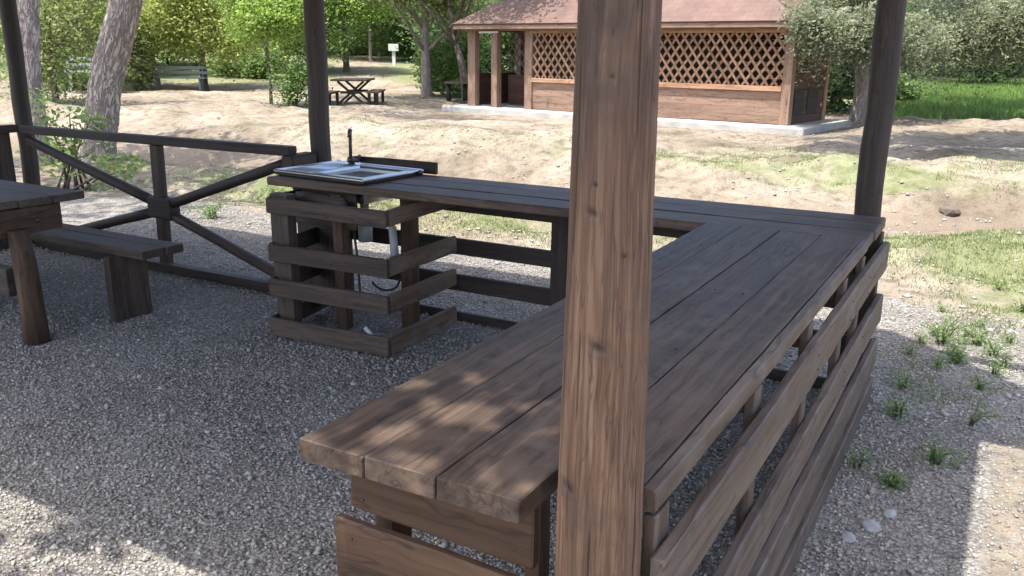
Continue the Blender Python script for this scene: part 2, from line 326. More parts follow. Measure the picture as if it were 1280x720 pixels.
def stone_mat():
    m, nt, out, N, L = new_mat('gravel_stones'); t = N('Attribute', attribute_name='tint')
    r = ramp(N, [(0, (.20, .188, .168)), (.4, (.285, .269, .244)), (.75, (.345, .328, .296)), (.93, (.40, .38, .34)), (1, (.50, .47, .42))]); L(t.outputs['Fac'], r.inputs[0])
    p = N('BsdfPrincipled'); L(r.outputs['Color'], p.inputs['Base Color']); p.inputs['Roughness'].default_value = .75; p.inputs['Specular IOR Level'].default_value = .3; L(p.outputs[0], out.inputs[0]); return m
M['gravel'] = stone_mat()

# ------------------------------------------------------------------ ground
def hgt(x, y):
    x = np.asarray(x, float); y = np.asarray(y, float)
    d = x*FWD[0]+y*FWD[1]
    h = .055*np.clip(d-33, 0, 26)+.03*np.clip(d-60, 0, 60)
    far = sstep(5.6, 7.5, y)
    lum = (fbm(x*.5, y*.8, 0, 3)-.5)*.34+(fbm(x*2.2, y*2.2, 0, 9)-.5)*.24
    h = h+far*lum*(1-sstep(26, 40, d)*.6)
    wob = (fbm(x*.25, 0, 0, 21)-.5)*1.2
    h = h-.14*np.exp(-((y-9.2-wob)/.9)**2)*far+(.30*np.exp(-((y-11.7-wob)/1.1)**2)+.10*np.exp(-((y-7.4-wob)/.5)**2))*far*(.55+.9*fbm(x*.8, y*.8, 0, 61))
    lv = sstep(-15, -13.2, x)*(1-sstep(-4, -2.5, x))*sstep(16.5, 18.5, y)*(1-sstep(24.5, 26, y)); h = h*(1-.95*lv)-.125*lv   # levelled for the hut
    h = h+(fbm(x*6, y*6, 0, 5, 3)-.5)*.014
    return h
def axis(segs):
    a = []
    for (p, q, st) in segs: a += list(np.arange(p, q, st))
    return np.array(a)
xs = np.concatenate([axis([(-400, -60, 20), (-60, -30, 2), (-30, -9, .35), (-9, 2.2, .07), (2.2, 12, .4), (12, 40, 2), (40, 401, 20)])])
ys = np.concatenate([axis([(-60, -4, 4), (-4, 0.4, .3), (.4, 7, .07), (7, 14, .13), (14, 32, .4), (32, 80, 2), (80, 601, 20)])])
GX, GY = np.meshgrid(xs, ys); GX, GY = GX.ravel(), GY.ravel(); GZ = hgt(GX, GY)
def gravel_mask(x, y):
    edge = (fbm(x*.7, y*.7, 0, 31)-.5)*1.6
    a = sstep(.7, -.7, (y-6.1)+edge*.8)
    b = sstep(.5, -.3, (x-.62)+edge*.35)*sstep(-9.5, -8.3, x+edge)
    # bare sand patches to the right of the long counter
    b = b*(1-.62*sstep(.0, .14, x)*sstep(4.4, 3.9, y))
    return a*b
def grass_mask(x, y):
    d = x*FWD[0]+y*FWD[1]
    g = np.zeros_like(x)
    def blob(cx, cy, rx, ry, w): return w*np.exp(-((x-cx)/rx)**2-((y-cy)/ry)**2)
    g = g+.34*sstep(6.4, 7.2, y)*(1-sstep(8.0, 8.6, y))+.22*sstep(10.4, 11, y)*(1-sstep(13, 15, y))
    g = g+blob(-2.3, 11.0, 1.6, .6, .45)+blob(.3, 8.4, .8, .35, .4)+blob(-3.6, 6.6, 1.3, .35, .4)+blob(-.1, 5.2, .35, .45, .55)+blob(.15, 6.2, .5, .5, .5)+blob(-.15, 4.5, .25, .3, .3)+blob(.5, 7.2, .6, .4, .5)+blob(-6.8, 6.8, 1.5, .5, .35)+blob(-1.3, 14.5, 4, 1.0, .35)
    g = g+.75*sstep(22, 28, d)*sstep(-9, -5, x-(y-30)*-.5)+.95*sstep(34.5, 37.5, d+.35*(fbm(x*.5, y*.5, 0, 17)-.5)*6)*(1-.9*np.exp(-((x*.869+y*.494)/d+.17)**2/.0022))*(1-sstep(-9, -5, x-(y-30)*-.5))
    return g*(.5+fbm(x*.9, y*.9, 0, 14))
def track_mask(x, y):
    wob = (fbm(x*.25, 0, 0, 21)-.5)*1.2
    return .75*np.exp(-((y-9.2-wob)/.85)**4)
nx, ny = len(xs), len(ys); I = np.arange(nx*ny).reshape(ny, nx)
GF = np.stack([I[:-1, :-1].ravel(), I[:-1, 1:].ravel(), I[1:, 1:].ravel(), I[1:, :-1].ravel()], 1)
gme = mesh_np('ground', np.stack([GX, GY, GZ], 1), GF, M['ground'], {'gravel': gravel_mask(GX, GY), 'grassy': grass_mask(GX, GY), 'track': track_mask(GX, GY)}, True)
single('ground', gme, kind='structure')

# gravel stones: loose chips over the near gravel, too many to count
def chips(n):
    out = []
    y = 1.0+5.2*rng.random(n*3)**1.25; x = -7.2+8.0*rng.random(n*3)
    d = x*FWD[0]+y*FWD[1]; lat = x*.869+y*.494
    keep = (np.abs(lat) < .66*d+.15) & (d > 1.2) & (gravel_mask(x, y) > rng.random(n*3)*.9+.06)
    x, y = x[keep][:n], y[keep][:n]; n = len(x)
    r = .0040+.0062*rng.random(n)**2.2+.008*(rng.random(n) > .985)
    base = np.array([(1, 0, 0), (0, 1, 0), (-1, 0, 0), (0, -1, 0), (0, 0, 1), (0, 0, -1)], float)
    fc = np.array([(0, 1, 4), (1, 2, 4), (2, 3, 4), (3, 0, 4), (1, 0, 5), (2, 1, 5), (3, 2, 5), (0, 3, 5)])
    v = base[None]*(1+.7*(rng.random((n, 6, 1))-.5))+.25*(rng.random((n, 6, 3))-.5)
    q = rng.normal(size=(n, 4)); q /= np.linalg.norm(q, axis=1)[:, None]
    w, a, b, c = q.T
    R = np.stack([np.stack([1-2*(b*b+c*c), 2*(a*b-c*w), 2*(a*c+b*w)], 1), np.stack([2*(a*b+c*w), 1-2*(a*a+c*c), 2*(b*c-a*w)], 1), np.stack([2*(a*c-b*w), 2*(b*c+a*w), 1-2*(a*a+b*b)], 1)], 1)
    v = v*np.array([1.15, 1, .75]); v = np.einsum('nij,nkj->nki', R, v)*r[:, None, None]
    v[:, :, 2] *= .75
    p = np.stack([x, y, hgt(x, y)+r*.3], 1); v = v+p[:, None, :]
    F = fc[None]+(np.arange(n)*6)[:, None, None]
    return v.reshape(-1, 3), F.reshape(-1, 3), np.repeat(rng.random(n), 6)
cv, cf, ct = chips(110000)
single('gravel', mesh_np('gravel', cv, cf, M['gravel'], {'tint': ct}), 'loose grey gravel chips spread under and around the shelter', 'gravel', 'stuff')

# ------------------------------------------------------------------ leaves, trees
def leaf_mesh(name, c, size, mat, tint, droop=0.0, upb=.5, asp=.5):
    n = len(c)
    nr = rng.normal(size=(n, 3)); nr[:, 2] = np.abs(nr[:, 2])+upb; nr /= np.linalg.norm(nr, axis=1)[:, None]
    a = rng.normal(size=(n, 3)); a[:, 2] -= droop; a = a-nr*np.sum(a*nr, 1)[:, None]; a /= np.linalg.norm(a, axis=1)[:, None]
    b = np.cross(nr, a); s = (size*(.6+.8*rng.random(n)))[:, None] if np.ndim(size) == 0 else (size*(.6+.8*rng.random(n)))[:, None]
    v = np.stack([c-a*s, c+b*s*asp-nr*s*.12, c+a*s, c-b*s*asp-nr*s*.12], 1).reshape(-1, 3)
    f = np.arange(n*4).reshape(n, 4)
    return mesh_np(name, v, f, mat, {'tint': np.repeat(np.clip(tint, 0, 1), 4)})
def crown_points(lobes, n, clump=.45, dens=None, shell=.55, hang=0.0):
    """clumped points through ellipsoid lobes; returns points, tint"""
    vol = np.array([l[3]*l[4]*l[5] for l in lobes])**.75; cnt = (vol/vol.sum()*n).astype(int)
    P, T = [], []
    for l, k in zip(lobes, cnt):
        if k < 3: continue
        nc = max(3, int(k/38)); u = rng.normal(size=(nc, 3)); u /= np.linalg.norm(u, axis=1)[:, None]
        rad = shell+(1-shell)*rng.random(nc)**.6; rad *= np.where(rng.random(nc) < .25, rng.random(nc), 1)
        cc = np.array(l[:3])+u*rad[:, None]*np.array(l[3:6]); tt = rng.random(nc)
        idx = rng.integers(0, nc, k); sp = clump*(.6+.8*rng.random(nc))[idx]
        off = rng.normal(size=(k, 3))*.5*sp[:, None]
        if hang: off[:, 2] = -np.abs(rng.normal(size=k))*hang*(.4+.9*rng.random(nc)[idx]); off[:, :2] *= .55
        P.append(cc[idx]+off); T.append(np.clip(.72*tt[idx]+.28*rng.random(k), 0, 1))
    return np.concatenate(P), np.concatenate(T)
def tree(name, label, x, y, trunk_pts, r0, lobes, n, leaf, mat, bark, clump=.45, group=None, hang=0.0, cat='tree', limbs=7, shell=.55, r1=None, asp=.5, zmin=None, lump=.12):
    z0 = float(hgt(x, y)); t = Thing(name, label, cat, (x, y, z0-.05), group)
    tr = MB(); pts = [V((x+a, y+b, z0-.08+c)) for a, b, c in trunk_pts]
    # smooth path
    path = []; m = len(pts)
    for i in range(m-1):
        p0, p1, p2, p3 = pts[max(i-1, 0)], pts[i], pts[i+1], pts[min(i+2, m-1)]
        for k in range(8):
            u = k/8; path.append(.5*((2*p1)+(p2-p0)*u+(2*p0-5*p1+4*p2-p3)*u*u+(3*p1-p0-3*p2+p3)*u**3))
    path.append(pts[-1]); r1 = r1 or r0*.3
    q = len(path); rad = [(r0*(1-.0)+(r1-r0)*(i/(q-1))**.9)*(1+.22*math.exp(-i*.9)) for i in range(q)]
    tr.tube(path, rad, 36 if r0 > .2 else 16 if r0 > .15 else 10, .035 if r0 > .22 else .02, True, None, lump*1.3, True, 3)
    L3 = [(x+l[0], y+l[1], z0+l[2], *l[3:]) for l in lobes]
    for k in range(limbs):
        l = L3[k % len(L3)]; u = rng.normal(size=3)*.45
        tgt = V((l[0]+u[0]*l[3], l[1]+u[1]*l[4], l[2]+u[2]*l[5]*.6)); i0 = min(q-1, int(q*(.45+.5*random.random()))); st = path[i0]
        if tgt.z < st.z-.6: tgt.z = st.z+.2
        mid = (st+tgt)/2+V((random.uniform(-.2, .2), random.uniform(-.2, .2), random.uniform(.1, .4))); rr = rad[i0]*.5
        tr.tube([st, st.lerp(mid, .5)+V((0, 0, .05)), mid, mid.lerp(tgt, .5), tgt], [rr, rr*.85, rr*.65, rr*.45, rr*.2], 8, .04, True)
    t.part('trunk', tr, bark)
    P, T = crown_points(L3, n, clump, shell=shell, hang=hang)
    g = hgt(P[:, 0], P[:, 1]); k = P[:, 2] > g+(zmin or .05); P, T = P[k], T[k]
    t.part('crown', leaf_mesh('crown', P-t.loc, leaf, mat, T, droop=.6 if hang else .15, asp=asp), mat)
    return t
def bush(name, label, x, y, lobes, n, leaf, mat, clump=.3, group=None, cat='bush', stems=7):
    z0 = float(hgt(x, y)); t = Thing(name, label, cat, (x, y, z0-.03), group); st = MB()
    L3 = [(x+l[0], y+l[1], z0+l[2], *l[3:]) for l in lobes]
    for k in range(stems):
        l = L3[k % len(L3)]; u = rng.normal(size=3)*.4
        st.tube([(x+u[0]*.2, y+u[1]*.2, z0-.03), ((x+l[0])/2+u[0]*.2, (y+l[1])/2, z0+l[2]*.55), (l[0]+u[0]*l[3], l[1]+u[1]*l[4], l[2]+u[2]*l[5]*.5)], [.018, .012, .005], 5)
    t.part('stem', st, M['bark2'])
    P, T = crown_points(L3, n, clump, shell=.3); g = hgt(P[:, 0], P[:, 1]); k = P[:, 2] > g+.02; P, T = P[k], T[k]
    t.part('foliage', leaf_mesh('foliage', P-t.loc, leaf, mat, T), mat)
    return t
# big leaning trunks by the fence; their crowns are high above
tree('leaning_tree', 'thick leaning tree trunk with pale furrowed bark just beyond the crossed railing', -10.48, 7.3,
     [(0, 0, 0), (.16, 0, .5), (.42, 0, 1.2), (.98, 0, 2.2), (1.5, -.1, 3.4), (1.6, -.5, 5), (1.2, -1.0, 7)], .225,
     [(0, -2.2, 7.2, 2.2, 1.8, 1.3), (-1.6, -.8, 6.4, 1.6, 1.6, 1.2), (1.0, -3.4, 6.8, 1.5, 1.5, 1.1)], 3200, .10, M['leaf_mid'], M['bark'], limbs=9, r1=.12)
x2, y2 = spot(29, 11.6)
tree('leaning_tree', 'pale tree trunk partly hidden behind the dark corner post of the shelter', x2, y2,
     [(0, 0, 0), (.05, 0, .6), (.08, 0, 1.3), (.13, .1, 2.4), (.2, .2, 4), (.2, .2, 6.5)], .15,
     [(0, -.6, 6.6, 2.0, 1.8, 1.4), (-1.5, .3, 6.2, 1.6, 1.5, 1.2)], 2400, .10, M['leaf_mid'], M['bark'], limbs=7, r1=.12)
# far row of trees, each with its own place, crown and colour
def far_tree(px, d, label, mat, trunk_h, r0, lobes, n, leaf=.10, bark='bark2', lean=(0, 0), name='broadleaf_tree', clump=.62, group=None, raw=False, **k):
    k.setdefault('shell', .3)
    x, y = spot(px, d); lobes = lobes if raw else [(l[0], l[1], l[2]*.70+.1, l[3]*1.15, l[4]*1.1, l[5]*1.05) for l in lobes]; h = max(l[2] for l in lobes)
    for _ in range(9):
        l = lobes[rng.integers(0, len(lobes))]; u = unit(rng.normal(size=3)); q = .22+.33*rng.random()
        lobes = lobes+[(l[0]+u[0]*l[3]*1.05, l[1]+u[1]*l[4]*1.05, max(.7, l[2]+u[2]*l[5]*1.05), q*1.5, q*1.3, q*.8)]
    n = int(n*2.9); leaf *= .68
    return tree(name, label, x, y, [(0, 0, 0), (lean[0]*.2, lean[1]*.2, trunk_h*.35), (lean[0]*.6, lean[1]*.6, trunk_h*.75), (lean[0], lean[1], max(trunk_h, h))], r0, lobes, n, leaf, M[mat], M[bark], clump, group, **k)
_sx, _sy = spot(584, 27.5); hut_shade = (-13.0-_sx, 20.2-_sy)
G1 = 'trees along the edge of the clearing'
far_tree(62, 24, 'olive green bushy tree between the two pale leaning trunks', 'leaf_olive', 2, .10, [(0, 0, 2.6, 1.0, 1.0, 2.3), (.9, .5, 3.6, 1.2, 1.2, 1.5), (-1.2, 0, 2.2, 1.0, 1.0, 2.0)], 4600, .085, group=G1)
far_tree(112, 33, 'bright green tree seen left of the thick leaning trunk', 'leaf_bright', 3.5, .16, [(0, 0, 4.6, 2.2, 2, 1.5), (-1.6, .5, 3.6, 1.6, 1.5, 1.2), (1.4, 0, 3.4, 1.5, 1.4, 1.0)], 5200, .11, group=G1)
far_tree(92, 36, 'dark green tree deep behind the olive tree on the left', 'leaf_dark', 2.5, .14, [(0, 0, 2.4, 1.8, 1.5, 1.8), (1.5, .5, 1.6, 1.4, 1.2, 1.3), (-1.8, 0, 1.8, 1.4, 1.2, 1.5)], 4200, .12, group=G1)
far_tree(205, 44, 'mid green tree above the grey bench beyond the clearing', 'leaf_mid', 3.2, .17, [(0, 0, 4.2, 2.4, 2.0, 1.5), (-2.0, 0, 3.6, 1.6, 1.5, 1.2), (1.9, 0, 3.7, 1.7, 1.5, 1.2)], 5200, .13, group=G1)
far_tree(252, 33, 'yellow green maple with low spreading branches left of the slim sapling', 'leaf_yellow', 2.6, .15, [(0, 0, 3.7, 2.1, 1.8, 1.3), (-1.4, 0, 2.9, 1.3, 1.3, .8), (1.5, .2, 2.9, 1.3, 1.3, .85), (0, -.5, 5.0, 1.6, 1.5, 1.2)], 7000, .10, group=G1)
far_tree(335, 24.3, 'slim sapling with bright green crown left of the round dark post', 'leaf_bright', 1.6, .055, [(0, 0, 2.5, .95, .95, .9), (-.45, 0, 2.0, .75, .7, .5), (.75, 0, 2.05, .75, .7, .6), (.1, 0, 3.4, .8, .8, .8)], 5200, .075, group=G1, name='sapling', limbs=9, clump=.4, raw=True)
far_tree(432, 41, 'light green tree behind the distant picnic table', 'leaf_bright', 3.2, .16, [(0, 0, 4.6, 2.0, 2.0, 1.0), (-1.5, 0, 4.2, 1.4, 1.3, .8), (1.8, 0, 4.6, 1.2, 1.3, .8)], 6000, .12, group=G1)
far_tree(463, 48, 'thin pale birch trunk left of the white sign', 'leaf_mid', 4.5, .10, [(0, 0, 4.9, 1.8, 1.6, 1.4), (1.2, 0, 4.2, 1.3, 1.2, .8)], 3200, .13, bark='bark', group=G1, name='birch_tree')
far_tree(532, 29.5, 'straight tree with pale brown trunk left of the wooden hut', 'leaf_olive', 3.4, .19, [(0, 0, 3.7, 1.7, 1.6, 1.0), (-1.2, -.3, 4.2, 1.3, 1.3, .75), (1.2, 0, 2.9, 1.0, 1.2, .7), (3.3, -8.3, 6.8, 2.2, 1.5, .7), (1.0, -5.2, 6.2, 2.2, 1.6, .8), (-1.0, -3, 5.2, 2.0, 1.6, .8)], 7600, .10, bark='bark', group=G1, raw=True, limbs=12)
far_tree(584, 27.5, 'crooked tree leaning left beside the corner of the wooden hut', 'leaf_mid', 3.4, .15, [(-.8, 0, 6.0, 1.8, 1.6, 1.2), (-2.2, .4, 5.4, 1.2, 1.2, .8), (hut_shade[0], hut_shade[1], 8.2, 1.5, 1.0, .5), (hut_shade[0]+1.2, hut_shade[1], 8.4, 1.0, .8, .4)], 4200, .10, lean=(-1.0, .1), group=G1)
far_tree(512, 49, 'dark bushy evergreen behind the white sign', 'leaf_dark', 2.0, .12, [(0, 0, 2.0, 1.1, 1.1, 1.9), (1.1, .3, 2.8, 1.2, 1.1, 1.7)], 4600, .10, group=G1)
far_tree(600, 33, 'dark green tree seen through the open end of the wooden hut', 'leaf_dark', 2.4, .15, [(0, 0, 2.2, 1.5, 1.3, 2.0), (1.5, 0, 3.0, 1.5, 1.3, 1.8), (-1.4, .4, 3.1, 1.3, 1.3, 1.6)], 5600, .11, group=G1)
far_tree(700, 36, 'tall green tree rising behind the hut roof', 'leaf_mid', 4, .2, [(0, 0, 5.2, 2.6, 2.2, 2.2), (2.2, 0, 4.6, 2.0, 1.8, 1.8)], 3600, .15, group=G1)
far_tree(1045, 33, 'dark tree behind the right hand wall of the wooden hut', 'leaf_dark', 2.2, .16, [(0, 0, 2.2, 1.6, 1.4, 2.1), (1.4, .4, 2.6, 1.5, 1.3, 1.9)], 5200, .11, group=G1)
far_tree(1140, 43, 'dark green tree beyond the grassy bank right of the dark round post', 'leaf_dark', 2.2, .18, [(0, 0, 2.9, 2.2, 1.8, 1.9), (2.0, 0, 3.2, 1.8, 1.6, 1.8), (-2, 0, 2.8, 1.8, 1.6, 2.0)], 5600, .13, group=G1)
far_tree(1215, 46, 'mid green tree at the far top of the grassy bank', 'leaf_mid', 2.4, .18, [(0, 0, 3.4, 2.2, 1.8, 1.8), (2.0, .4, 3.2, 1.8, 1.7, 1.8), (-1.6, 0, 2.6, 1.4, 1.4, 1.3)], 5600, .13, group=G1)
far_tree(1275, 42, 'dark green tree at the far right edge of the bank', 'leaf_dark', 2.2, .18, [(0, 0, 2.8, 1.9, 1.8, 1.9), (1.8, 0, 3.2, 1.8, 1.6, 1.8)], 5000, .13, group=G1)
for k, (px, d, mt, sc) in enumerate(((20, 42, 'leaf_mid', 1.1), (70, 40, 'leaf_bright', 1.0), (150, 42, 'leaf_mid', 1.1), (190, 39, 'leaf_mid', .8), (265, 43, 'leaf_mid', 1.0), (300, 45, 'leaf_mid', 1.1), (350, 43, 'leaf_mid', 1.0), (385, 40, 'leaf_mid', .8), (430, 50, 'leaf_mid', 1.2), (475, 52, 'leaf_mid', 1.2), (592, 37, 'leaf_mid', .9), (612, 41, 'leaf_mid', 1.0), (640, 39, 'leaf_mid', 1.1), (1090, 40, 'leaf_dark', 1.0), (1180, 45, 'leaf_olive', 1.0), (1250, 48, 'leaf_dark', 1.1))):
    far_tree(px, d, 'leafy tree in the second row behind the trees edging the clearing', mt, 2.6, .14, [(0, 0, 3.2, 1.9*sc, 1.5, 1.6), (-1.5*sc, .2, 2.3, 1.3*sc, 1.2, 1.3), (1.5*sc, 0, 2.5, 1.3*sc, 1.2, 1.4), (.2, 0, 5.2, 1.8*sc, 1.6, 1.3)], 2300, .13, group='second row of trees behind the clearing')
# willows that shade the right hand side
def willow(px, d, label, lobes, n, leaf, r0, clump, hang):
    x, y = spot(px, d); L = []
    for (p, q, z, a, b_, c) in lobes:
        lx, ly = spot(p, q); L.append((lx-x, ly-y, z, a, b_, c))
    return tree('willow_tree', label, x, y, [(0, 0, 0), (.05, 0, .8), (.0, 0, 1.9), (.2, -.3, 3.4), (.3, -.8, 5.4)], r0, L, n, leaf, M['leaf_willow'], M['bark'], clump, hang=hang, limbs=18, shell=.25, r1=.1, asp=.42)
willow(1080, 21.9, 'grey green willow with hanging branches over the right end of the wooden hut',
       [(1000, 18.6, 2.55, .42, .7, .36), (1018, 18.8, 2.35, .42, .7, .36), (1038, 19.0, 2.25, .5, .8, .45), (1062, 19.4, 2.2, .55, .8, .45), (1088, 19.6, 2.35, .6, .9, .5), (1122, 20, 2.15, .8, 1.0, .6), (1150, 21.5, 2.2, .9, 1.0, .6), (1060, 21.5, 3.3, 1.7, 1.3, .6),
        (1080, 24, 5.0, 2.6, 2.2, 1.2)], 64000, .046, .21, .36, .40)
willow(1318, 25, 'wide grey green willow drooping over the grassy bank on the right',
       [(1180, 22.5, 2.4, 1.1, 1.1, .75), (1215, 23, 2.3, 1.0, 1.0, .75), (1255, 22.5, 2.5, 1.2, 1.1, .8), (1300, 22, 2.6, 1.2, 1.1, .8), (1200, 25, 3.2, 1.6, 1.3, .9), (1270, 25, 3.2, 1.6, 1.3, .9),
        (1250, 27, 5.4, 3.2, 2.6, 1.2)], 66000, .050, .24, .40, .45)
willow(1440, 17.5, 'unseen broad willow added past the right edge so its crown shades the ground before the bank',  # out of view, added for the shade its crown throws
       [(985, 13.9, 4.6, .8, .9, .4), (1060, 13.4, 4.6, 1.0, .9, .45), (1150, 13.2, 4.7, 1.1, .9, .45), (1240, 13.2, 4.7, 1.1, .9, .45), (1330, 13.4, 4.7, 1.2, 1.0, .5), (1030, 15.6, 4.9, 1.3, 1.2, .5), (1130, 15.4, 5.0, 1.4, 1.3, .5), (1240, 15.4, 5.0, 1.4, 1.3, .55), (1340, 15.6, 5.0, 1.5, 1.3, .6)], 24000, .085, .26, .45, .3)
# bushes
xb, yb = -9.2, 6.05
b = bush('leafy_bush', 'leafy green bush at the foot of the thick leaning trunk behind the railing', xb, yb, [(0, 0, .42, .36, .35, .42), (.15, .1, .72, .22, .22, .28), (-.25, 0, .80, .2, .2, .3), (.42, .2, .25, .3, .3, .25)], 800, .04, M['leaf_mid'], .2, stems=10)
xb, yb = spot(362, 23.6); bush('dark_bush', 'dark green bush beside the slim sapling behind the round post', xb, yb, [(0, 0, .55, .65, .6, .55), (.4, 0, .9, .4, .4, .35)], 1900, .055, M['leaf_mid'], .34)
xb, yb = spot(562, 30); bush('dark_bush', 'green undergrowth bush between the straight trunk and the hut', xb, yb, [(0, 0, .8, 1.2, .9, .9), (.6, 0, 1.5, .7, .7, .6), (-.8, .3, 1.3, .7, .6, .6)], 3800, .085, M['leaf_mid'], .32)
xb, yb = spot(541, 33.5); bush('dark_bush', 'low dark bush on the slope below the white sign', xb, yb, [(0, 0, .5, .55, .6, .6), (.5, .2, .9, .5, .5, .6)], 2600, .085, M['leaf_mid'], .3)
xb, yb = spot(100, 31); bush('dark_bush', 'shaded undergrowth bush left of the thick leaning trunk', xb, yb, [(0, 0, .7, 1.4, .8, .7), (1.2, 0, .5, .8, .7, .5), (-1.4, 0, .9, 1, .8, .9)], 3600, .095, M['leaf_mid'], .32)
xb, yb = spot(172, 32); bush('dark_bush', 'dry brownish bush just right of the thick leaning trunk', xb, yb, [(0, 0, .9, .45, .5, 1.0), (.2, 0, 1.8, .4, .4, .5)], 1800, .08, M['leaf_olive'], .28)
xb, yb = spot(300, 38); bush('dark_bush', 'spreading green bush on the shaded lawn behind the sapling', xb, yb, [(0, 0, .5, 1.8, 1.0, .55), (1.4, 0, .7, .9, .8, .7)], 3200, .10, M['leaf_mid'], .32)
xb, yb = spot(1235, 38); bush('dark_bush', 'dark round bush on top of the sunny grassy bank', xb, yb, [(0, 0, .9, 1.5, 1.0, .9), (1.3, 0, 1.2, .9, .8, .9)], 3600, .10, M['leaf_dark'], .32)
xb, yb = spot(1040, 24.5); bush('dark_bush', 'deep shaded bush between the hut wall and the willow trunk', xb, yb, [(0, .4, .7, .8, .9, .8), (.5, .6, 1.3, .6, .7, .7)], 3000, .08, M['leaf_dark'], .3)
xb, yb = spot(1120, 27.5); bush('dark_bush', 'low shaded bush behind the dark round post under the willows', xb, yb, [(0, .3, .45, 1.1, .8, .5)], 2200, .08, M['leaf_mid'], .3)
# trees that stand behind the photographer and only throw dappled shade
tree('overhanging_tree', 'leafy tree standing beside the entrance of the shelter', 2.6, -2.2, [(0, 0, 0), (-.1, .1, 1.5), (-.6, .4, 3), (-2.2, 1.3, 4.4), (-3.6, 1.9, 5.0)], .2,
     [(-3.75, 2.2, 4.9, .75, .75, .3), (-3.0, 2.6, 4.8, .7, .7, .3), (-3.9, 2.7, 4.6, .5, .5, .3), (-5.8, 2.12, 5.0, .24, .2, .15)], 1330, .075, M['leaf_mid'], M['bark2'], .3, limbs=6)
# far wood closing the view
def far_wood():
    n = 52000; a = rng.random(n); px = -350+2000*a; d = 52+9*rng.random(n)
    xy = np.array([spot(p, q) for p, q in zip(px, d)]); z = rng.random(n)**1.5*8.5
    h = 5.5+3.5*fbm(xy[:, 0]*.2, xy[:, 1]*.2, 0, 77); z = z/8.5*h
    k = fbm(xy[:, 0]*.7, xy[:, 1]*.7, z*.7, 55) > .36; xy, z = xy[k], z[k]
    P = np.column_stack([xy, hgt(xy[:, 0], xy[:, 1])+z]); T = np.clip(fbm(P[:, 0]*.6, P[:, 1]*.6, P[:, 2]*.6, 66)*1.6-.4+.2*rng.random(len(P)), 0, 1)
    return leaf_mesh('far_wood', P, .30, M['leaf_mid'], T)
single('far_wood', far_wood(), 'dense dark wood closing the view behind the clearing', 'wood', 'stuff')

# ------------------------------------------------------------------ grass (uncountable) and weeds
def blades(n):
    x = -11+14*rng.random(n*6); y = 4.2+12*rng.random(n*6)**1.4
    d = x*FWD[0]+y*FWD[1]; lat = x*.869+y*.494
    pr = np.clip((grass_mask(x, y)-.06)*2.2, 0, 1)*np.clip((fbm(x*2.3, y*2.3, 0, 91)-.40)*5, 0, 1)*(1-.85*np.clip(track_mask(x, y), 0, 1))
    keep = (pr > rng.random(n*6)) & (np.abs(lat) < .66*d+.3); x, y = x[keep][:n], y[keep][:n]; n = len(x)
    z = hgt(x, y); h = .012+.032*rng.random(n)**2; th = rng.random(n)*6.283; w = .003+.002*rng.random(n)
    lean = rng.normal(size=(n, 2))*.5*h[:, None]; c, s_ = np.cos(th)*w, np.sin(th)*w
    v = np.stack([np.stack([x-c, y-s_, z-.003], 1), np.stack([x+c, y+s_, z-.003], 1), np.stack([x+lean[:, 0], y+lean[:, 1], z+h], 1)], 1).reshape(-1, 3)
    return mesh_np('grass', v, np.arange(n*3).reshape(n, 3), M['grass'], {'tint': np.repeat(rng.random(n), 3)})
single('grass', blades(100000), 'thin short grass growing in patches on the sandy ground', 'grass', 'stuff')
def bank_grass(n):
    px = 1090+230*rng.random(n); d = 22.5+17*rng.random(n)**.8; xy = np.array([spot(p, q) for p, q in zip(px, d)])
    P = np.column_stack([xy, hgt(xy[:, 0], xy[:, 1])+.06]); h = .06+.10*rng.random(len(P)); th = rng.random(len(P))*6.283
    w = .03; lean = rng.normal(size=(len(P), 2))*.05
    v = np.stack([P+np.stack([-np.cos(th)*w, -np.sin(th)*w, 0*th-.07], 1), P+np.stack([np.cos(th)*w, np.sin(th)*w, 0*th-.07], 1), P+np.stack([lean[:, 0], lean[:, 1], h], 1)], 1).reshape(-1, 3)
    return mesh_np('bank_grass', v, np.arange(len(P)*3).reshape(-1, 3), M['bank_grass'], {'tint': np.repeat(.2+.7*rng.random(len(P)), 3)})
single('bank_grass', bank_grass(16000), 'green grass covering the bank under the willows', 'grass', 'stuff')
def litter(n):
    y = 1.2+5.5*rng.random(n); x = -6.5+6.8*rng.random(n); z = hgt(x, y)+.008
    return leaf_mesh('leaf_litter', np.column_stack([x, y, z]), .011, M['litter'], rng.random(n), upb=2.5, asp=.32)
single('leaf_litter', litter(700), 'scattered dry leaf litter on the gravel floor', 'litter', 'stuff')
def pebbles(n):
    y = 5.5+14*rng.random(n)**1.2; x = -13+16*rng.random(n); k = fbm(x*.9, y*.9, 0, 23) > .45; x, y = x[k], y[k]; n = len(x)
    r = .008+.022*rng.random(n)**3; base = np.array([(1, 0, 0), (0, 1, 0), (-1, 0, 0), (0, -1, 0), (0, 0, 1), (0, 0, -1)], float)
    fc = np.array([(0, 1, 4), (1, 2, 4), (2, 3, 4), (3, 0, 4), (1, 0, 5), (2, 1, 5), (3, 2, 5), (0, 3, 5)])
    th = rng.random(n)*6.283; c, s_ = np.cos(th)[:, None], np.sin(th)[:, None]; v = base[None]*(.6+.9*rng.random((n, 6, 1))); v[:, :, 2] *= .55
    v = np.stack([v[:, :, 0]*c-v[:, :, 1]*s_, v[:, :, 0]*s_+v[:, :, 1]*c, v[:, :, 2]], 2)*r[:, None, None]+np.stack([x, y, hgt(x, y)+r*.2], 1)[:, None, :]
    return mesh_np('pebbles', v.reshape(-1, 3), (fc[None]+(np.arange(n)*6)[:, None, None]).reshape(-1, 3), M['gravel'], {'tint': np.repeat(rng.random(n)*.8, 6)})
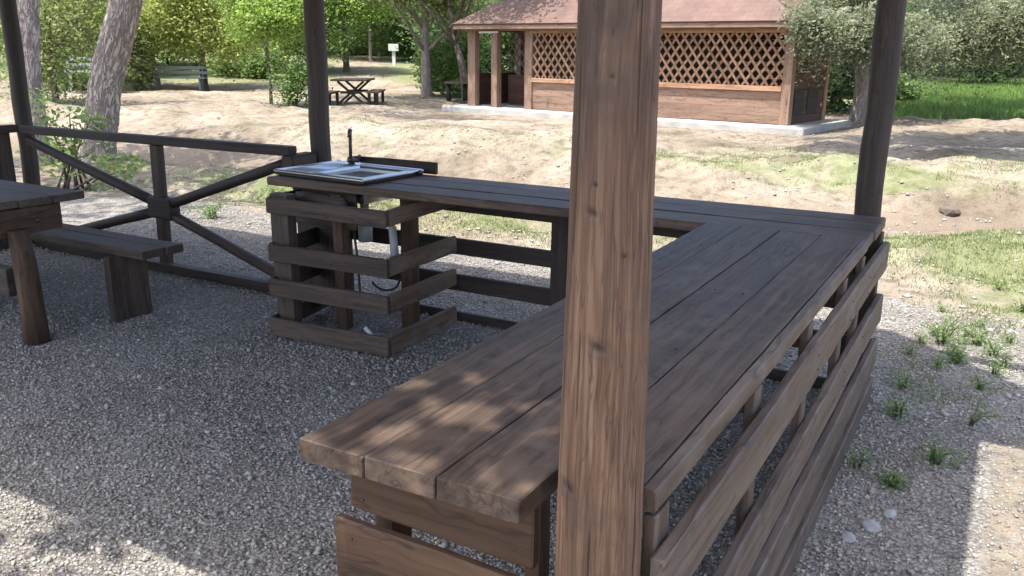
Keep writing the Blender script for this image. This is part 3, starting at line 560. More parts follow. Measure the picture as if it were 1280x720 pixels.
single('pebbles', pebbles(9000), 'small pebbles and clods strewn over the sandy clearing', 'pebbles', 'stuff')
def make_weed(name, label, x, y, h, ns, leaf, group=None):
    z = float(hgt(x, y)); t = Thing(name, label, 'weed', (x, y, z), group); st = MB(); P = []; 
    for k in range(ns):
        a = random.uniform(0, 6.28); r = random.uniform(.3, 1.1)*h; hh = h*random.uniform(.35, 1); tip = (x+math.cos(a)*r, y+math.sin(a)*r, z+hh)
        mid = (x+math.cos(a)*r*.35, y+math.sin(a)*r*.35, z+hh*.6); st.tube([(x+math.cos(a)*.01, y+math.sin(a)*.01, z-.01), mid, tip], [.003, .0025, .001], 5)
        for q in range(17):
            u = random.uniform(.15, 1); p = V(mid).lerp(V(tip), (u-.5)*2) if u > .5 else V((x, y, z)).lerp(V(mid), u*2)
            P.append((p.x+random.gauss(0, .024), p.y+random.gauss(0, .024), p.z+random.gauss(0, .01)))
    t.part('stem', st, M['grass'])
    P = np.array(P)-t.loc; t.part('foliage', leaf_mesh('foliage', P, leaf*.46, M['leaf_mid'], rng.random(len(P)), asp=.36), M['leaf_mid'])
    return t
make_weed('weed_plant', 'tallest bushy green weed on the shade line right of the slatted counter', -.20, 5.28, .19, 18, .024, 'weeds growing in the gravel')
make_weed('weed_plant', 'low bushy weed in shaded gravel just below the tallest weed', -.10, 4.98, .09, 16, .022, 'weeds growing in the gravel')
make_weed('weed_plant', 'single upright weed at the corner of the sunny sand patch', .0, 4.12, .17, 5, .018, 'weeds growing in the gravel')
make_weed('weed_plant', 'flat spreading weed beside the lowest slats of the long counter', -.22, 3.33, .06, 14, .020, 'weeds growing in the gravel')
make_weed('weed_plant', 'small pale green weed touching the bottom slat of the counter', -.36, 3.42, .10, 6, .020, 'weeds growing in the gravel')
make_weed('weed_plant', 'leafy weed by the lower rail right of the crossed braces', -6.9, 6.9, .22, 12, .045, 'weeds beyond the railing')
make_weed('weed_plant', 'yellow green weed seen under the left brace of the railing', -6.55, 5.7, .20, 12, .04, 'weeds beyond the railing')
w0 = make_weed('small_weed', 'small green weed sprouting on the ground right of the slatted counter', .08, 4.9, .07, 7, .020, 'small weeds right of the counter')
for (x, y) in ((.02, 4.62), (-.30, 4.45), (-.33, 5.0), (.14, 5.5), (-.02, 5.75), (.20, 6.3), (-.25, 6.0), (-.28, 4.05), (-.1, 3.62), (.3, 7.0), (.05, 6.8), (-.12, 5.15), (-.25, 5.45), (-.08, 5.5), (-.3, 5.25), (.06, 5.2), (-.02, 5.38), (-.18, 4.85), (.12, 5.05)):
    c = copy_tree(w0.o); c.location = (x, y, float(hgt(x, y))); c.rotation_euler.z = random.uniform(0, 6); s_ = random.uniform(.7, 1.5); c.scale = (s_, s_, s_)
# flat stones in the gravel by the slats, a rock by the track
for (x, y, r, lab) in ((-.245, 2.98, .045, 'flattish pale stone lying in the gravel beside the bottom slat'), (-.20, 3.10, .032, 'smaller grey stone in the gravel beside the flattish pale stone'), (-.30, 2.86, .035, 'dark rounded stone in the gravel closest to the bottom slat')):
    t = MB().blob((0, 0, 0), (r, r*.75, r*.3), 2, .08); me = bpy.data.meshes.new('stone'); me.from_pydata(t.v, [], t.f); me.materials.append(M['stone']); me.polygons.foreach_set('use_smooth', [True]*len(me.polygons))
    o = single('stone', me, lab, 'stone', loc=(x, y, float(hgt(x, y))+r*.12)); o.rotation_euler = (random.uniform(-.1, .1), random.uniform(-.1, .1), random.uniform(0, 3))
t = MB().blob((0, 0, 0), (.11, .08, .07), 2, .16); me = bpy.data.meshes.new('rock'); me.from_pydata(t.v, [], t.f); me.materials.append(M['bark2'])
single('rock', me, 'small dark rock at the edge of the dirt track', 'rock', loc=(-.49, 10.35, float(hgt(-.49, 10.35))+.03))

# ------------------------------------------------------------------ shelter: posts and roof
sh = Thing('picnic_shelter', 'open timber shelter on round log posts standing around the counters', 'shelter', (-3.8, 2.7, 0))
def main_post():
    cx, cy, r0 = -.527, 1.237, .0605; nth, nz = 360, 520; zt_ = 2.34
    th = np.arange(nth)/nth*2*np.pi; z = np.linspace(-.05, zt_, nz); TH, Z = np.meshgrid(th, z)
    c, s_ = np.cos(TH), np.sin(TH)
    r = r0+.0138*(1.68-Z)+(.0028)*(fbm(c*1.3+5, s_*1.3+5, Z*1.6, 3)-.5)*2+.0022*(fbm(c*5, s_*5, Z*2.2, 13)-.5)*2
    th0 = math.atan2(-cy, -cx)                                             # faces the camera
    rel = (TH-th0+np.pi) % (2*np.pi)-np.pi                                  # positive = towards picture right
    st = np.zeros_like(Z)
    for (a0, z0, z1, wd, dep) in ((-1.05, 1.27, 1.60, .032, .008), (-.66, 1.0, 1.2, .022, .004), (.95, .7, .95, .022, .004), (-1.25, .3, .95, .026, .005), (.3, 1.70, 2.1, .020, .003), (.55, 1.45, 1.7, .018, .003), (-.2, .62, .86, .02, .003), (.1, .5, .75, .018, .003)):
        a = a0+.05*(fbm(Z*5, 0, 0, int(z0*100))-.5)
        m = np.exp(-((rel-a)/wd)**2)*sstep(z0, z0+.05, Z)*(1-sstep(z1-.05, z1, Z)); r = r-dep*m; st = np.maximum(st, .85*m)
    for (a0, z0, rw) in ((-.48, 1.363, .0065), (-.2, 1.154, .0085), (-.87, .902, .008), (-.1, 1.56, .0035), (.55, 1.80, .006), (-.42, 1.405, .003), (.35, 1.30, .003)):
        dd = np.sqrt(((rel-a0)*r0*.72)**2+((Z-z0)*1.1+(rel-a0)*.02)**2); m = np.exp(-(dd/rw)**2); halo = np.exp(-((dd-rw*2.0)/(rw*.5))**2)
        r = r-.004*m+.0004*halo; st = np.maximum(st, .9*m); st = np.maximum(st, .18*halo)
    blot = fbm(rel*1.2+7, Z*2.2, 0, 41); st = np.maximum(st, .78*sstep(.38, .60, blot)*sstep(1.25, 1.75, Z+.12*(-rel)))     # weathered dark upper part
    st = np.maximum(st, .45*sstep(-.75, -1.15, rel+.25*(fbm(Z*3, rel, 0, 8)-.5))*sstep(.9, 1.3, Z))
    verts = np.stack([cx+r*c+.010*(Z-1)*0, cy+r*s_, Z], -1).reshape(-1, 3); I = np.arange(nth*nz).reshape(nz, nth); J = np.roll(I, -1, 1)
    F = np.stack([I[:-1].ravel(), J[:-1].ravel(), J[1:].ravel(), I[1:].ravel()], 1)
    gr = np.stack([Z, r0*c+3, r0*s_+7], -1).reshape(-1, 3)
    return mesh_np('post', verts-sh.loc, F, M['post'], {'grain': gr, 'tint': np.full(nth*nz, .55), 'stain': st.ravel()}, True)
sh.part('post', main_post(), M['post'], label='stripped orange brown log post with knots and cracks at the end of the long counter')
def pole(x, y, r, lab=None, z1=2.36, lean=0):
    mb = MB(); mb.tube([(x+.004*math.sin(k*1.7), y+.004*math.cos(k*1.3), -.05+k*(z1+.05)/14) for k in range(15)], [r*(1+.02*math.sin(k*2.1)) for k in range(15)], 28, .006, lump=.03); return sh.part('post', mb, M['pole'], label=lab)
pole(-.552, 4.345, .061); p_ = pole(-3.93, 4.36, .066); pole(-6.90, 4.2, .063); pole(-6.90, 1.25, .065); pole(-3.9, 1.2, .066) if False else None
bm_ = MB(); bm_.plank((-7.2, 1.215, 2.395), (.1, 1.215, 2.395), .09, .09); bm_.plank((-7.2, 4.33, 2.395), (.1, 4.33, 2.395), .09, .09); sh.part('roof_beam', bm_, M['roofboards'])
rf = MB(); rf.poly([(-7.5, .84), (-1.42, .84), (-1.38, 1.12), (-.27, 1.13), (-.27, 3.19), (.85, 3.19), (.85, 3.55), (.3, 3.62), (-.09, 3.97), (-.80, 4.62), (-7.5, 4.62)], 2.441, 2.50)  # out of view; right wing and front step made up to shape the shadow
ro = sh.part('roof', rf, M['roofboards'])
hp = MB(); e = [(-7.5, 1.15, 2.503), (-.27, 1.15, 2.503), (-.27, 4.0, 2.503), (-7.5, 4.0, 2.503)]; rg = [(-5.8, 2.5, 3.3), (-1.9, 2.5, 3.3)]
hp.add(e+rg, [(0, 1, 5, 4), (1, 2, 5), (2, 3, 4, 5), (3, 0, 4), (3, 2, 1, 0)], [(p[0], p[1], p[2]) for p in e+rg]); sh.part('roof_covering', hp, M['roof'], ro)

# ------------------------------------------------------------------ railing with crossed braces
fr = Thing('crossed_railing', 'dark wooden railing with crossed braces along the back of the shelter', 'railing', (-5.3, 4.1, 0)); FY = 4.12
fr.part('top_rail', MB().plank((-6.80, FY, .945), (-3.95, FY, .955), .075, .06, seg=20), M['fence'])
fr.part('bottom_rail', MB().plank((-6.78, FY-.01, .025), (-3.7, FY-.04, .045), .07, .065, seg=20), M['fence'])
fr.part('upright', MB().plank((-5.25, FY, .0), (-5.235, FY, .915), .075, .065, up=(0, 1, 0)), M['fence'])
fr.part('centre_block', MB().box(-5.35, -5.105, FY-.045, FY+.05, .392, .548, bev=.012), M['fence'])
for (a, b_) in (((-6.74, .86), (-5.35, .515)), ((-5.105, .515), (-3.98, .885)), ((-5.105, .415), (-4.02, .09)), ((-5.35, .425), (-6.72, .07))):
    fr.part('brace', MB().tube([(a[0]+(b_[0]-a[0])*k/8, FY, a[1]+(b_[1]-a[1])*k/8) for k in range(9)], [.036]*9, 12, .02, lump=.06), M['fence'])
fr.part('bracket', MB().box(-3.995, -3.90, FY-.06, FY+.17, .80, .935, bev=.01), M['fence'])
sr = Thing('side_railing', 'dark side railing running forward from the left corner post', 'railing', (-6.85, 2.7, 0)); SX = -6.92
sr.part('top_rail', MB().plank((SX, 1.3, .945), (SX, 4.13, .945), .075, .06), M['fence'])
sr.part('bottom_rail', MB().plank((SX, 1.3, .03), (SX, 4.13, .03), .07, .06), M['fence'])
sr.part('upright', MB().plank((SX, 3.97, 0), (SX, 3.97, .915), .2, .05, up=(1, 0, 0)), M['fence'])
sr.part('upright', MB().plank((SX, 2.7, 0), (SX, 2.7, .915), .07, .06, up=(0, 1, 0)), M['fence'])
for (a, b_) in (((3.86, .86), (2.75, .5)), ((3.86, .08), (2.75, .42)), ((2.65, .5), (1.4, .86)), ((2.65, .42), (1.4, .08))):
    sr.part('brace', MB().tube([(SX, a[0]+(b_[0]-a[0])*k/6, a[1]+(b_[1]-a[1])*k/6) for k in range(7)], .034, 10, .02), M['fence'])

# ------------------------------------------------------------------ long serving counter
zt = .87
ct_ = Thing('serving_counter', 'long dark plank serving counter with slatted side around the log post', 'counter', (-.8, 2.4, 0))
for (x0, x1, y0, y1, tn, dz) in ((-1.118, -.962, 1.138, 3.684, .38, 0), (-.9605, -.8035, 1.14, 3.682, .48, .001), (-.800, -.632, 1.142, 3.684, .42, 0), (-.6285, -.476, 1.315, 3.684, .52, .001)):
    mb = MB(); mb.plank(((x0+x1)/2, y0, zt-.023+dz), ((x0+x1)/2, y1, zt-.023+dz), x1-x0, .046, seg=30, bev=.003, jit=.0006, tint=tn, warp=.001); ct_.part('tabletop_plank', mb, M['counter'])
ct_.part('edge_trim', MB().plank((-.4605, 1.298, zt-.024), (-.4605, 3.684, zt-.024), .027, .046, seg=30, tint=.8, bev=.004, jit=.0007), M['slat'])
# near end panel boards (face the camera)
for (z0, z1, xa, xb, yy, tn) in ((.672, .820, -1.092, -.66, 1.262, .35), (.500, .657, -1.118, -.64, 1.236, .6), (.33, .47, -1.10, -.64, 1.236, .45), (.15, .29, -1.10, -.64, 1.236, .5)):
    ct_.part('end_board', MB().plank((xa, yy, (z0+z1)/2), (xb, yy, (z0+z1)/2-.004), .024, z1-z0, tint=tn, bev=.005, jit=.0008), M['panel'])
# long right side slats
for (zn, zf, h_, tn, ya) in ((.685, .708, .128, .75, 1.275), (.412, .456, .130, .68, 1.26), (.186, .250, .130, .62, 1.26), (.030, .058, .10, .55, 1.26)):
    ct_.part('slat', MB().plank((-.434, ya, zn), (-.434, 4.205, zf), .029, h_, tint=tn, seg=26, bev=.005, jit=.0009, warp=.004), M['slat'])
for y in (1.345, 2.02, 2.62, 3.22, 3.62):
    ct_.part('leg', MB().plank((-.464, y, -.02), (-.464, y, .81), .026, .07, up=(0, 1, 0), tint=.7 if y < 1.4 else .55), M['slat'])
    ct_.part('leg', MB().plank((-1.055, y, -.02), (-1.055, y, .812), .05, .07, up=(0, 1, 0)), M['panel'])
    if y > 1.4: ct_.part('cross_bearer', MB().plank((-1.03, y, .775), (-.48, y, .775), .05, .07), M['panel'])

for y in (1.345, 2.02, 2.62, 3.22, 3.62):
    for (zn, zf) in ((.685, .708), (.412, .456), (.186, .250)):
        zc = zn+(zf-zn)*(y-1.27)/2.94
        for dz in (-.035, .03): ct_.part('nail', MB().blob((-.4185, y+random.gauss(0, .008), zc+dz+random.gauss(0, .005)), (.0022, .0042, .0042), 1, .05), M['iron'])
for x in (-1.06, -.70):
    for z in (.70, .79): ct_.part('nail', MB().blob((x+random.gauss(0, .006), 1.2492, z), (.0042, .002, .0042), 1, .05), M['iron'])
    for z in (.53, .62): ct_.part('nail', MB().blob((x+random.gauss(0, .006), 1.2232, z), (.0042, .002, .0042), 1, .05), M['iron'])
for xc in (-1.04, -.88, -.715, -.552):
    for y in (2.02, 2.62, 3.22):
        for dx in (-.045, .045): ct_.part('nail', MB().blob((xc+dx+random.gauss(0, .006), y+random.gauss(0, .012), zt+.0012), (.0042, .0042, .0016), 1, .05), M['iron'])
# ------------------------------------------------------------------ back counter with slatted sink cabinet
bc = Thing('kitchen_counter', 'back counter of dark planks with open slatted cabinet under the sink', 'counter', (-2.1, 4.0, 0))
for (ya, yb, w_, xa, xb, tn) in ((3.732, 3.788, .196, -3.70, -.455, .6), (3.936, 3.990, .20, -3.71, -.452, .45), (4.125, 4.180, .168, -3.70, -.456, .5)):
    bc.part('countertop_plank', MB().plank((xa, ya, zt-.023), (xb, yb, zt-.023), w_, .046, seg=30, tint=tn, bev=.006), M['counter'])
bc.part('back_apron', MB().plank((-3.14, 4.212, .747), (-.5, 4.212, .742), .028, .148, seg=20, tint=.3), M['fence'])
for (z0, z1) in ((.415, .512), (.19, .292), (-.01, .06)):
    bc.part('slat', MB().plank((-3.66, 4.225, (z0+z1)/2), (-.47, 4.225, (z0+z1)/2), .026, z1-z0, seg=22, tint=.35), M['fence'])
for x in (-3.60, -2.06, -1.2, -.50):
    bc.part('leg', MB().plank((x, 4.165, -.02), (x, 4.165, .815), .10 if x > -3.5 else .09, .07, up=(0, 1, 0)), M['fence'])
# cabinet posts
for (x, y, w, m_) in ((-3.45, 3.50, .13, 'bench'), (-3.25, 3.74, .07, 'log'), (-2.94, 3.97, .085, 'panel')):
    bc.part('leg', MB().plank((x, y, -.02), (x, y, .80 if m_ != 'bench' else .815), w, .07, up=(0, 1, 0)), M[m_])
bc.part('inner_panel', MB().box(-3.74, -3.42, 3.9, 3.925, .06, .74), M['fence']); bc.part('inner_panel', MB().box(-3.60, -3.13, 3.735, 3.752, .60, .82), M['fence'])
for (z0, z1, dl, tn) in ((.715, .80, .0, .45), (.448, .545, .01, .5), (.250, .350, .02, .5), (.02, .125, .035, .55)):
    zc = (z0+z1)/2; h = z1-z0; xr = -2.690-.012*(1-zc)
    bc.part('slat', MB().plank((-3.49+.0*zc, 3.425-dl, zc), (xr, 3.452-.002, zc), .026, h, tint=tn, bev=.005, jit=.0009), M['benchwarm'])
    bc.part('slat', MB().plank((xr-.014, 3.470, zc), (-2.715, 4.10, zc+.012), .026, h, tint=tn+.1, bev=.005, jit=.0009), M['slat_lit'])
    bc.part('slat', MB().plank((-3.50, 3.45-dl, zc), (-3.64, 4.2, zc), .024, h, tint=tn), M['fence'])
bc.part('rough_board', MB().plank((-3.50, 3.66, .775), (-3.14, 3.66, .758), .05, .065, tint=.9, bev=.02, jit=.006), M['bench'], label='rough half round board under the counter edge')
bc.part('sink_ledge', MB().plank((-3.52, 4.262, .905), (-2.94, 4.255, .905), .026, .07), M['fence'])

# ------------------------------------------------------------------ sink with tap, drain and hoses
sk = Thing('sink', 'stainless steel sink with drainboard set on the back counter', 'sink', (-3.36, 3.95, .872))
def sink_top():
    x0, x1, y0, y1, z = -3.70, -3.0, 3.70, 4.225, .905; bx0, bx1, by0, by1 = -3.42, -3.06, 3.77, 4.13; mb = MB()
    def ring(o, i, zo, zi):
        vs = [(o[0], o[2], zo), (o[1], o[2], zo), (o[1], o[3], zo), (o[0], o[3], zo), (i[0], i[2], zi), (i[1], i[2], zi), (i[1], i[3], zi), (i[0], i[3], zi)]
        return vs, [(k, (k+1) % 4, 4+(k+1) % 4, 4+k) for k in range(4)]
    def add(o, i, zo, zi): v, f = ring(o, i, zo, zi); mb.add(v, f, v, .5)
    O = (x0, x1, y0, y1); B = (bx0, bx1, by0, by1)
    sh_ = lambda b, d: (b[0]+d, b[1]-d, b[2]+d, b[3]-d)
    add(O, sh_(O, 0), z-.012, z-.006); add(sh_(O, 0), sh_(O, .006), z-.006, z); add(sh_(O, .006), sh_(O, .014), z, z-.003)
    # deck split into drainboard and basin surround
    I2 = sh_(O, .014); zt_ = z-.003
    D = (I2[0], bx0-.03, I2[2], I2[3]); E = (bx0-.03, I2[1], I2[2], I2[3])
    def flat(a, zz): v = [(a[0], a[2], zz), (a[1], a[2], zz), (a[1], a[3], zz), (a[0], a[3], zz)]; mb.add(v, [(0, 1, 2, 3)], v, .5)
    add(D, sh_(D, .03), zt_, zt_-.008); flat(sh_(D, .03), zt_-.008)
    add(E, B, zt_, zt_); add(B, sh_(B, .012), zt_, zt_-.012); add(sh_(B, .012), sh_(B, .022), zt_-.012, zt_-.155); flat(sh_(B, .022), zt_-.155)
    return mb
so = sk.part('basin_top', sink_top(), M['steel'])
sk.part('sink_frame', MB().plank((-3.695, 3.712, .885), (-3.005, 3.712, .884), .02, .022), M['fence']); sk.part('sink_frame', MB().plank((-3.012, 3.726, .885), (-3.012, 4.22, .884), .02, .022), M['fence'])
rb = MB()
for k in range(6): rb.tube([(-3.655+k*.032, 3.76, .896), (-3.655+k*.032, 4.15, .896)], .005, 8)
sk.part('drain_ridge', rb, M['steel'], so)
sk.part('rim_end', MB().blob((-2.985, 4.17, .892), (.014, .014, .016), 2, .02), M['iron'])
tp = MB(); tp.tube([(-3.565, 4.205, .905), (-3.565, 4.205, .935)], [.024, .020], 16); tp.tube([(-3.565, 4.205, .93), (-3.562, 4.203, 1.02), (-3.556, 4.200, 1.085), (-3.548, 4.193, 1.102), (-3.538, 4.18, 1.103), (-3.531, 4.168, 1.09), (-3.528, 4.16, 1.062)], [.0105, .0105, .0105, .012, .013, .013, .012], 12)
tap = sk.part('tap', tp, M['chrome'])
hd = MB(); hd.tube([(-3.545, 4.20, .928), (-3.505, 4.185, .935)], [.014, .016], 12); hd.tube([(-3.49, 4.185, .935), (-3.465, 4.185, .955)], [.018, .007], 10); hd.tube([(-3.505, 4.18, .93), (-3.475, 4.175, .93)], .02, 12)
sk.part('tap_handle', hd, M['chrome'], tap)
dp = MB(); dp.tube([(-3.20, 3.92, .752), (-3.20, 3.92, .55)], .026, 14); dp.tube([(-3.20, 3.92, .62), (-3.20, 3.92, .50)], .042, 16)
dp.tube([(-3.17, 3.92, .65), (-3.02, 3.90, .66), (-2.94, 3.86, .62), (-2.87, 3.80, .44)], [.02, .02, .022, .024], 12)
sk.part('drain_pipe', dp, M['pvc'])
hs = MB(); hs.tube([(-3.25, 3.86, .75), (-3.18, 3.80, .6), (-3.10, 3.74, .45), (-3.07, 3.72, .25), (-3.02, 3.70, .16)], .007, 8); hs.tube([(-2.98+.075*math.cos(a), 3.74+.02*a, .31+.055*math.sin(a)) for a in np.linspace(3.3, 6.6, 12)], .007, 8)
sk.part('hose', hs, M['rubber'])
sk.o.rotation_euler.z = math.radians(-3.5); sk.o.location.x -= .012
wl = MB().tube([(-2.93, 3.60, .10), (-2.90, 3.60, .08), (-2.86, 3.585, .06)], [.012, .012, .01], 8); sk.part('hose_end', wl, M['white'])

# ------------------------------------------------------------------ bench and table on the left
be = Thing('bench', 'dark plank bench with panel legs in front of the crossed railing', 'bench', (-5.1, 3.3, 0))
be.part('seat', MB().plank((-6.45, 3.262, .425), (-4.255, 3.255, .425), .16, .05, tint=.6, bev=.006), M['bench'])
be.part('seat', MB().plank((-6.45, 3.408, .425), (-4.24, 3.398, .425), .12, .05, tint=.45, bev=.006), M['bench'])
for x in (-4.50, -6.15):
    be.part('leg', MB().plank((x, 3.245, -.02), (x, 3.245, .399), .27, .05, up=(1, 0, 0), tint=.5, seg=6, bev=.008), M['bench'])
be.part('bearer', MB().plank((-4.56, 3.335, .372), (-6.1, 3.335, .372), .05, .055), M['bench'])
tb = Thing('picnic_table', 'dark plank picnic table on log legs at the left edge', 'table', (-5.6, 2.7, 0))
for (y0, y1, tn) in ((2.30, 2.49, .4), (2.495, 2.685, .5), (2.69, 2.88, .45), (2.885, 3.075, .55)):
    tb.part('tabletop_plank', MB().plank((-6.7, (y0+y1)/2, .765), (-4.56-random.uniform(0, .012), (y0+y1)/2, .769), y1-y0, .042, tint=tn), M['bench'])
for x in (-4.62, -6.35):
    tb.part('leg', MB().tube([(x+.065, 2.675, -.03), (x+.062, 2.68, .2), (x+.055, 2.675, .45), (x+.045, 2.67, .63)], [.066, .063, .060, .056], 16, .02, lump=.06), M['log'])
    tb.part('apron', MB().plank((x-.015, 2.33, .665), (x-.015, 2.95, .665), .055, .145, tint=.6), M['log'])
tb.part('bolt', MB().blob((-4.60, 2.80, .66), (.008, .014, .014), 2, .02), M['iron'])
tb.part('stretcher', MB().plank((-6.3, 2.66, .33), (-4.68, 2.66, .33), .06, .16, tint=.3), M['bench'])

# ------------------------------------------------------------------ wooden hut
A = V((-13.43, 21.0, 0)); U = V((.98933, -.14571, 0)); W = V((.14571, .98933, 0)); Z1 = V((0, 0, 1))
def hp_(s, o, z): return A+U*s+W*o+Z1*z
hut = Thing('wooden_hut', 'brown wooden hut with diagonal lattice windows and a tiled hip roof', 'hut', tuple(hp_(4.6, 1.5, 0)))
def hbox(mb, s0, s1, o0, o1, z0, z1, **k):
    d = (s1-s0, o1-o0, z1-z0); a = d.index(max(d)); c = [(s0+s1)/2, (o0+o1)/2, (z0+z1)/2]; p = c[:]; q = c[:]; p[a] -= d[a]/2; q[a] += d[a]/2
    if a == 0: return mb.plank(hp_(*p), hp_(*q), d[1], d[2], (0, 0, 1), **k)
    if a == 1: return mb.plank(hp_(*p), hp_(*q), d[0], d[2], (0, 0, 1), **k)
    return mb.plank(hp_(*p), hp_(*q), d[0], d[1], tuple(W), **k)
D_ = 2.35
hut.part('base_slab', hbox(MB(), -.55, 9.75, -.5, D_+.3, -.25, .02, bev=.02), M['concrete'])
for (s, o, w) in ((.13, .1, .26), (.94, .1, .2), (2.1, .1, .24), (9.1, .1, .2), (.1, D_-.1, .2), (9.1, D_-.1, .2)):
    hut.part('post', hbox(MB(), s-w/2, s+w/2, o-.1, o+.1, .02, 2.03, tint=.6), M['cabin'])
hut.part('header_beam', hbox(MB(), -.1, 9.3, -.02, .14, 2.033, 2.22, tint=.55), M['cabin'])
hut.part('header_beam', hbox(MB(), -.1, 9.3, D_-.16, D_, 2.033, 2.22, tint=.4), M['cabin'])
hut.part('side_beam', hbox(MB(), 9.12, 9.28, .145, D_-.165, 2.033, 2.22, tint=.4), M['cabin']); hut.part('side_beam', hbox(MB(), -.08, .08, .145, D_-.165, 2.033, 2.22, tint=.4), M['cabin'])
# front lower wall: lapped boards
fw = MB()
for k in range(4): hbox(fw, 2.225, 8.995, .05, .085+.004*(k % 2), .03+k*.175, .03+k*.175+.172, tint=.35+.12*k)
hut.part('wall', fw, M['cabin'])
hut.part('window_sill', hbox(MB(), 2.225, 8.995, -.02, .13, .735, .84, tint=.85), M['lattice'])
hut.part('window_frame', hbox(MB(), 2.225, 8.995, .0, .1, 1.965, 2.03, tint=.6), M['lattice'])
def lattice(s0, s1, z0, z1, o, pitch, w, t, mb):
    h = z1-z0
    for sg in (1, -1):
        n0 = int((s1-s0+h*.8)/pitch)+2
        for k in range(n0):
            # line s = c + sg*slope*(z-z0)
            sl = .74; c = s0-(h*sl if sg > 0 else 0)+k*pitch
            pts = []
            for zz in (z0, z1): pts.append((c+sg*sl*(zz-z0), zz))
            (a, za), (b_, zb) = pts
            if sg < 0 or True:
                lo, hi = s0, s1
                def clip(p, q, x): u = (x-p[0])/(q[0]-p[0]); return (x, p[1]+u*(q[1]-p[1]))
                p, q = (a, za), (b_, zb)
                if max(p[0], q[0]) <= lo+.02 or min(p[0], q[0]) >= hi-.02: continue
                if p[0] < lo: p = clip(p, q, lo)
                if q[0] < lo: q = clip(p, q, lo)
                if p[0] > hi: p = clip(p, q, hi)
                if q[0] > hi: q = clip(p, q, hi)
            oo = o+(t*.55 if sg > 0 else -t*.55)
            mb.plank(hp_(p[0], oo, p[1]), hp_(q[0], oo, q[1]), w, t, tuple(W), seg=2, bev=.002, jit=0, warp=0)
    return mb
hut.part('lattice', lattice(2.225, 8.995, .842, 1.963, .05, .222, .054, .016, MB()), M['lattice'])
# partition with lattice and dark panel at the open end, dark low side panel
hut.part('lattice', lattice(.42, 1.35, .93, 2.03, 1.3, .222, .05, .016, MB()), M['backlattice'], label='shade-toned lattice of the inner partition at the open end')
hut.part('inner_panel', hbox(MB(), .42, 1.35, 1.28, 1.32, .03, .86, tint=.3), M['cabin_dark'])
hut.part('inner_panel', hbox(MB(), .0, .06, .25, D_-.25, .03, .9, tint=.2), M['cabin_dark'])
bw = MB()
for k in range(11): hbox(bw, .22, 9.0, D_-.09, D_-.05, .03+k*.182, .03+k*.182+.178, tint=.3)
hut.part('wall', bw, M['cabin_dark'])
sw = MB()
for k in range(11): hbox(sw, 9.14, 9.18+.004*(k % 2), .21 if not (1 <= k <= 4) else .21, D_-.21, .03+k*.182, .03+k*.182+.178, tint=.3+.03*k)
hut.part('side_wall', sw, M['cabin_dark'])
for (o0, o1) in ((.3, .85), (1.1, 1.75)): hut.part('dark_opening', hbox(MB(), 9.186, 9.20, o0, o1, .22, .78, tint=.0), M['fence'])  # dark boards on the wall stand in for unlit openings
hut.part('corner_trim', hbox(MB(), 9.19, 9.225, D_-.2, D_-.05, .02, 2.03, tint=.9), M['lattice'])
# roof: hip, slightly uneven eaves
ov = .42; s0, s1, o0, o1, ez, rz = -.22, 9.38, -ov, D_+ov, 2.205, 3.42
hwid = (o1-o0)/2; r0_, r1_ = hp_(s0+hwid*1.35, (o0+o1)/2, rz), hp_(s1-hwid*1.25, (o0+o1)/2, rz)
c0, c1, c2, c3 = hp_(s0, o0, ez), hp_(s1, o0, ez), hp_(s1, o1, ez), hp_(s0, o1, ez)
rm = MB()
def slope(pts):
    a, b_ = V(pts[0]), V(pts[1]); e_ = (b_-a).normalized(); n = (b_-a).cross(V(pts[-1])-a).normalized(); h = n.cross(e_)
    top = [V(p) for p in pts]; bot = [p-n*.05 for p in top]; m = len(pts)
    vs = top+bot; gs = [((p-a).dot(e_), (p-a).dot(h), 0) for p in vs]
    rm.add(vs, [tuple(range(m)), tuple(range(2*m-1, m-1, -1))]+[(i, m+i, m+(i+1) % m, (i+1) % m) for i in range(m)], gs, .5)
slope([c0, c1, r1_, r0_]); slope([c1, c2, r1_]); slope([c2, c3, r0_, r1_]); slope([c3, c0, r0_])
hut.part('roof', rm, M['roof'])
hut.part('fascia', hbox(MB(), s0+.03, s1-.03, o0+.03, o0+.055, 2.07, 2.165, tint=.5), M['cabin'])
hut.part('fascia', hbox(MB(), s1-.055, s1-.03, o0+.06, o1-.06, 2.07, 2.165, tint=.4), M['cabin'])
hut.part('lamp_strip', hbox(MB(), .45, 1.1, -.06, -.025, 1.975, 2.02), M['white'])

# ------------------------------------------------------------------ distant furniture
px, py = spot(441, 25.6); zz = float(hgt(px, py)); dt = Thing('far_picnic_table', 'dark picnic table with crossed legs on the far sunny ground', 'table', (px, py, zz))
RGT = V((.869, .494, 0)); FW = V((FWD[0], FWD[1], 0))
def q3(t, a, b_, z): return V((t.loc[0], t.loc[1], t.loc[2]))+RGT*a+FW*b_+V((0, 0, z))
dt.part('tabletop', MB().plank(q3(dt, -.02, -.75, .70), q3(dt, -.02, .75, .70), 1.02, .05), M['bench'])
for b_ in (-.55, .55):
    for s_ in (1, -1): dt.part('crossed_leg', MB().plank(q3(dt, -.42*s_, b_+.04*s_, 0), q3(dt, .36*s_, b_+.04*s_, .665), .06, .09, tuple(FW)), M['fence'])
    dt.part('crossbar', MB().plank(q3(dt, -.3, b_, .36), q3(dt, .3, b_, .36), .05, .07), M['fence'])
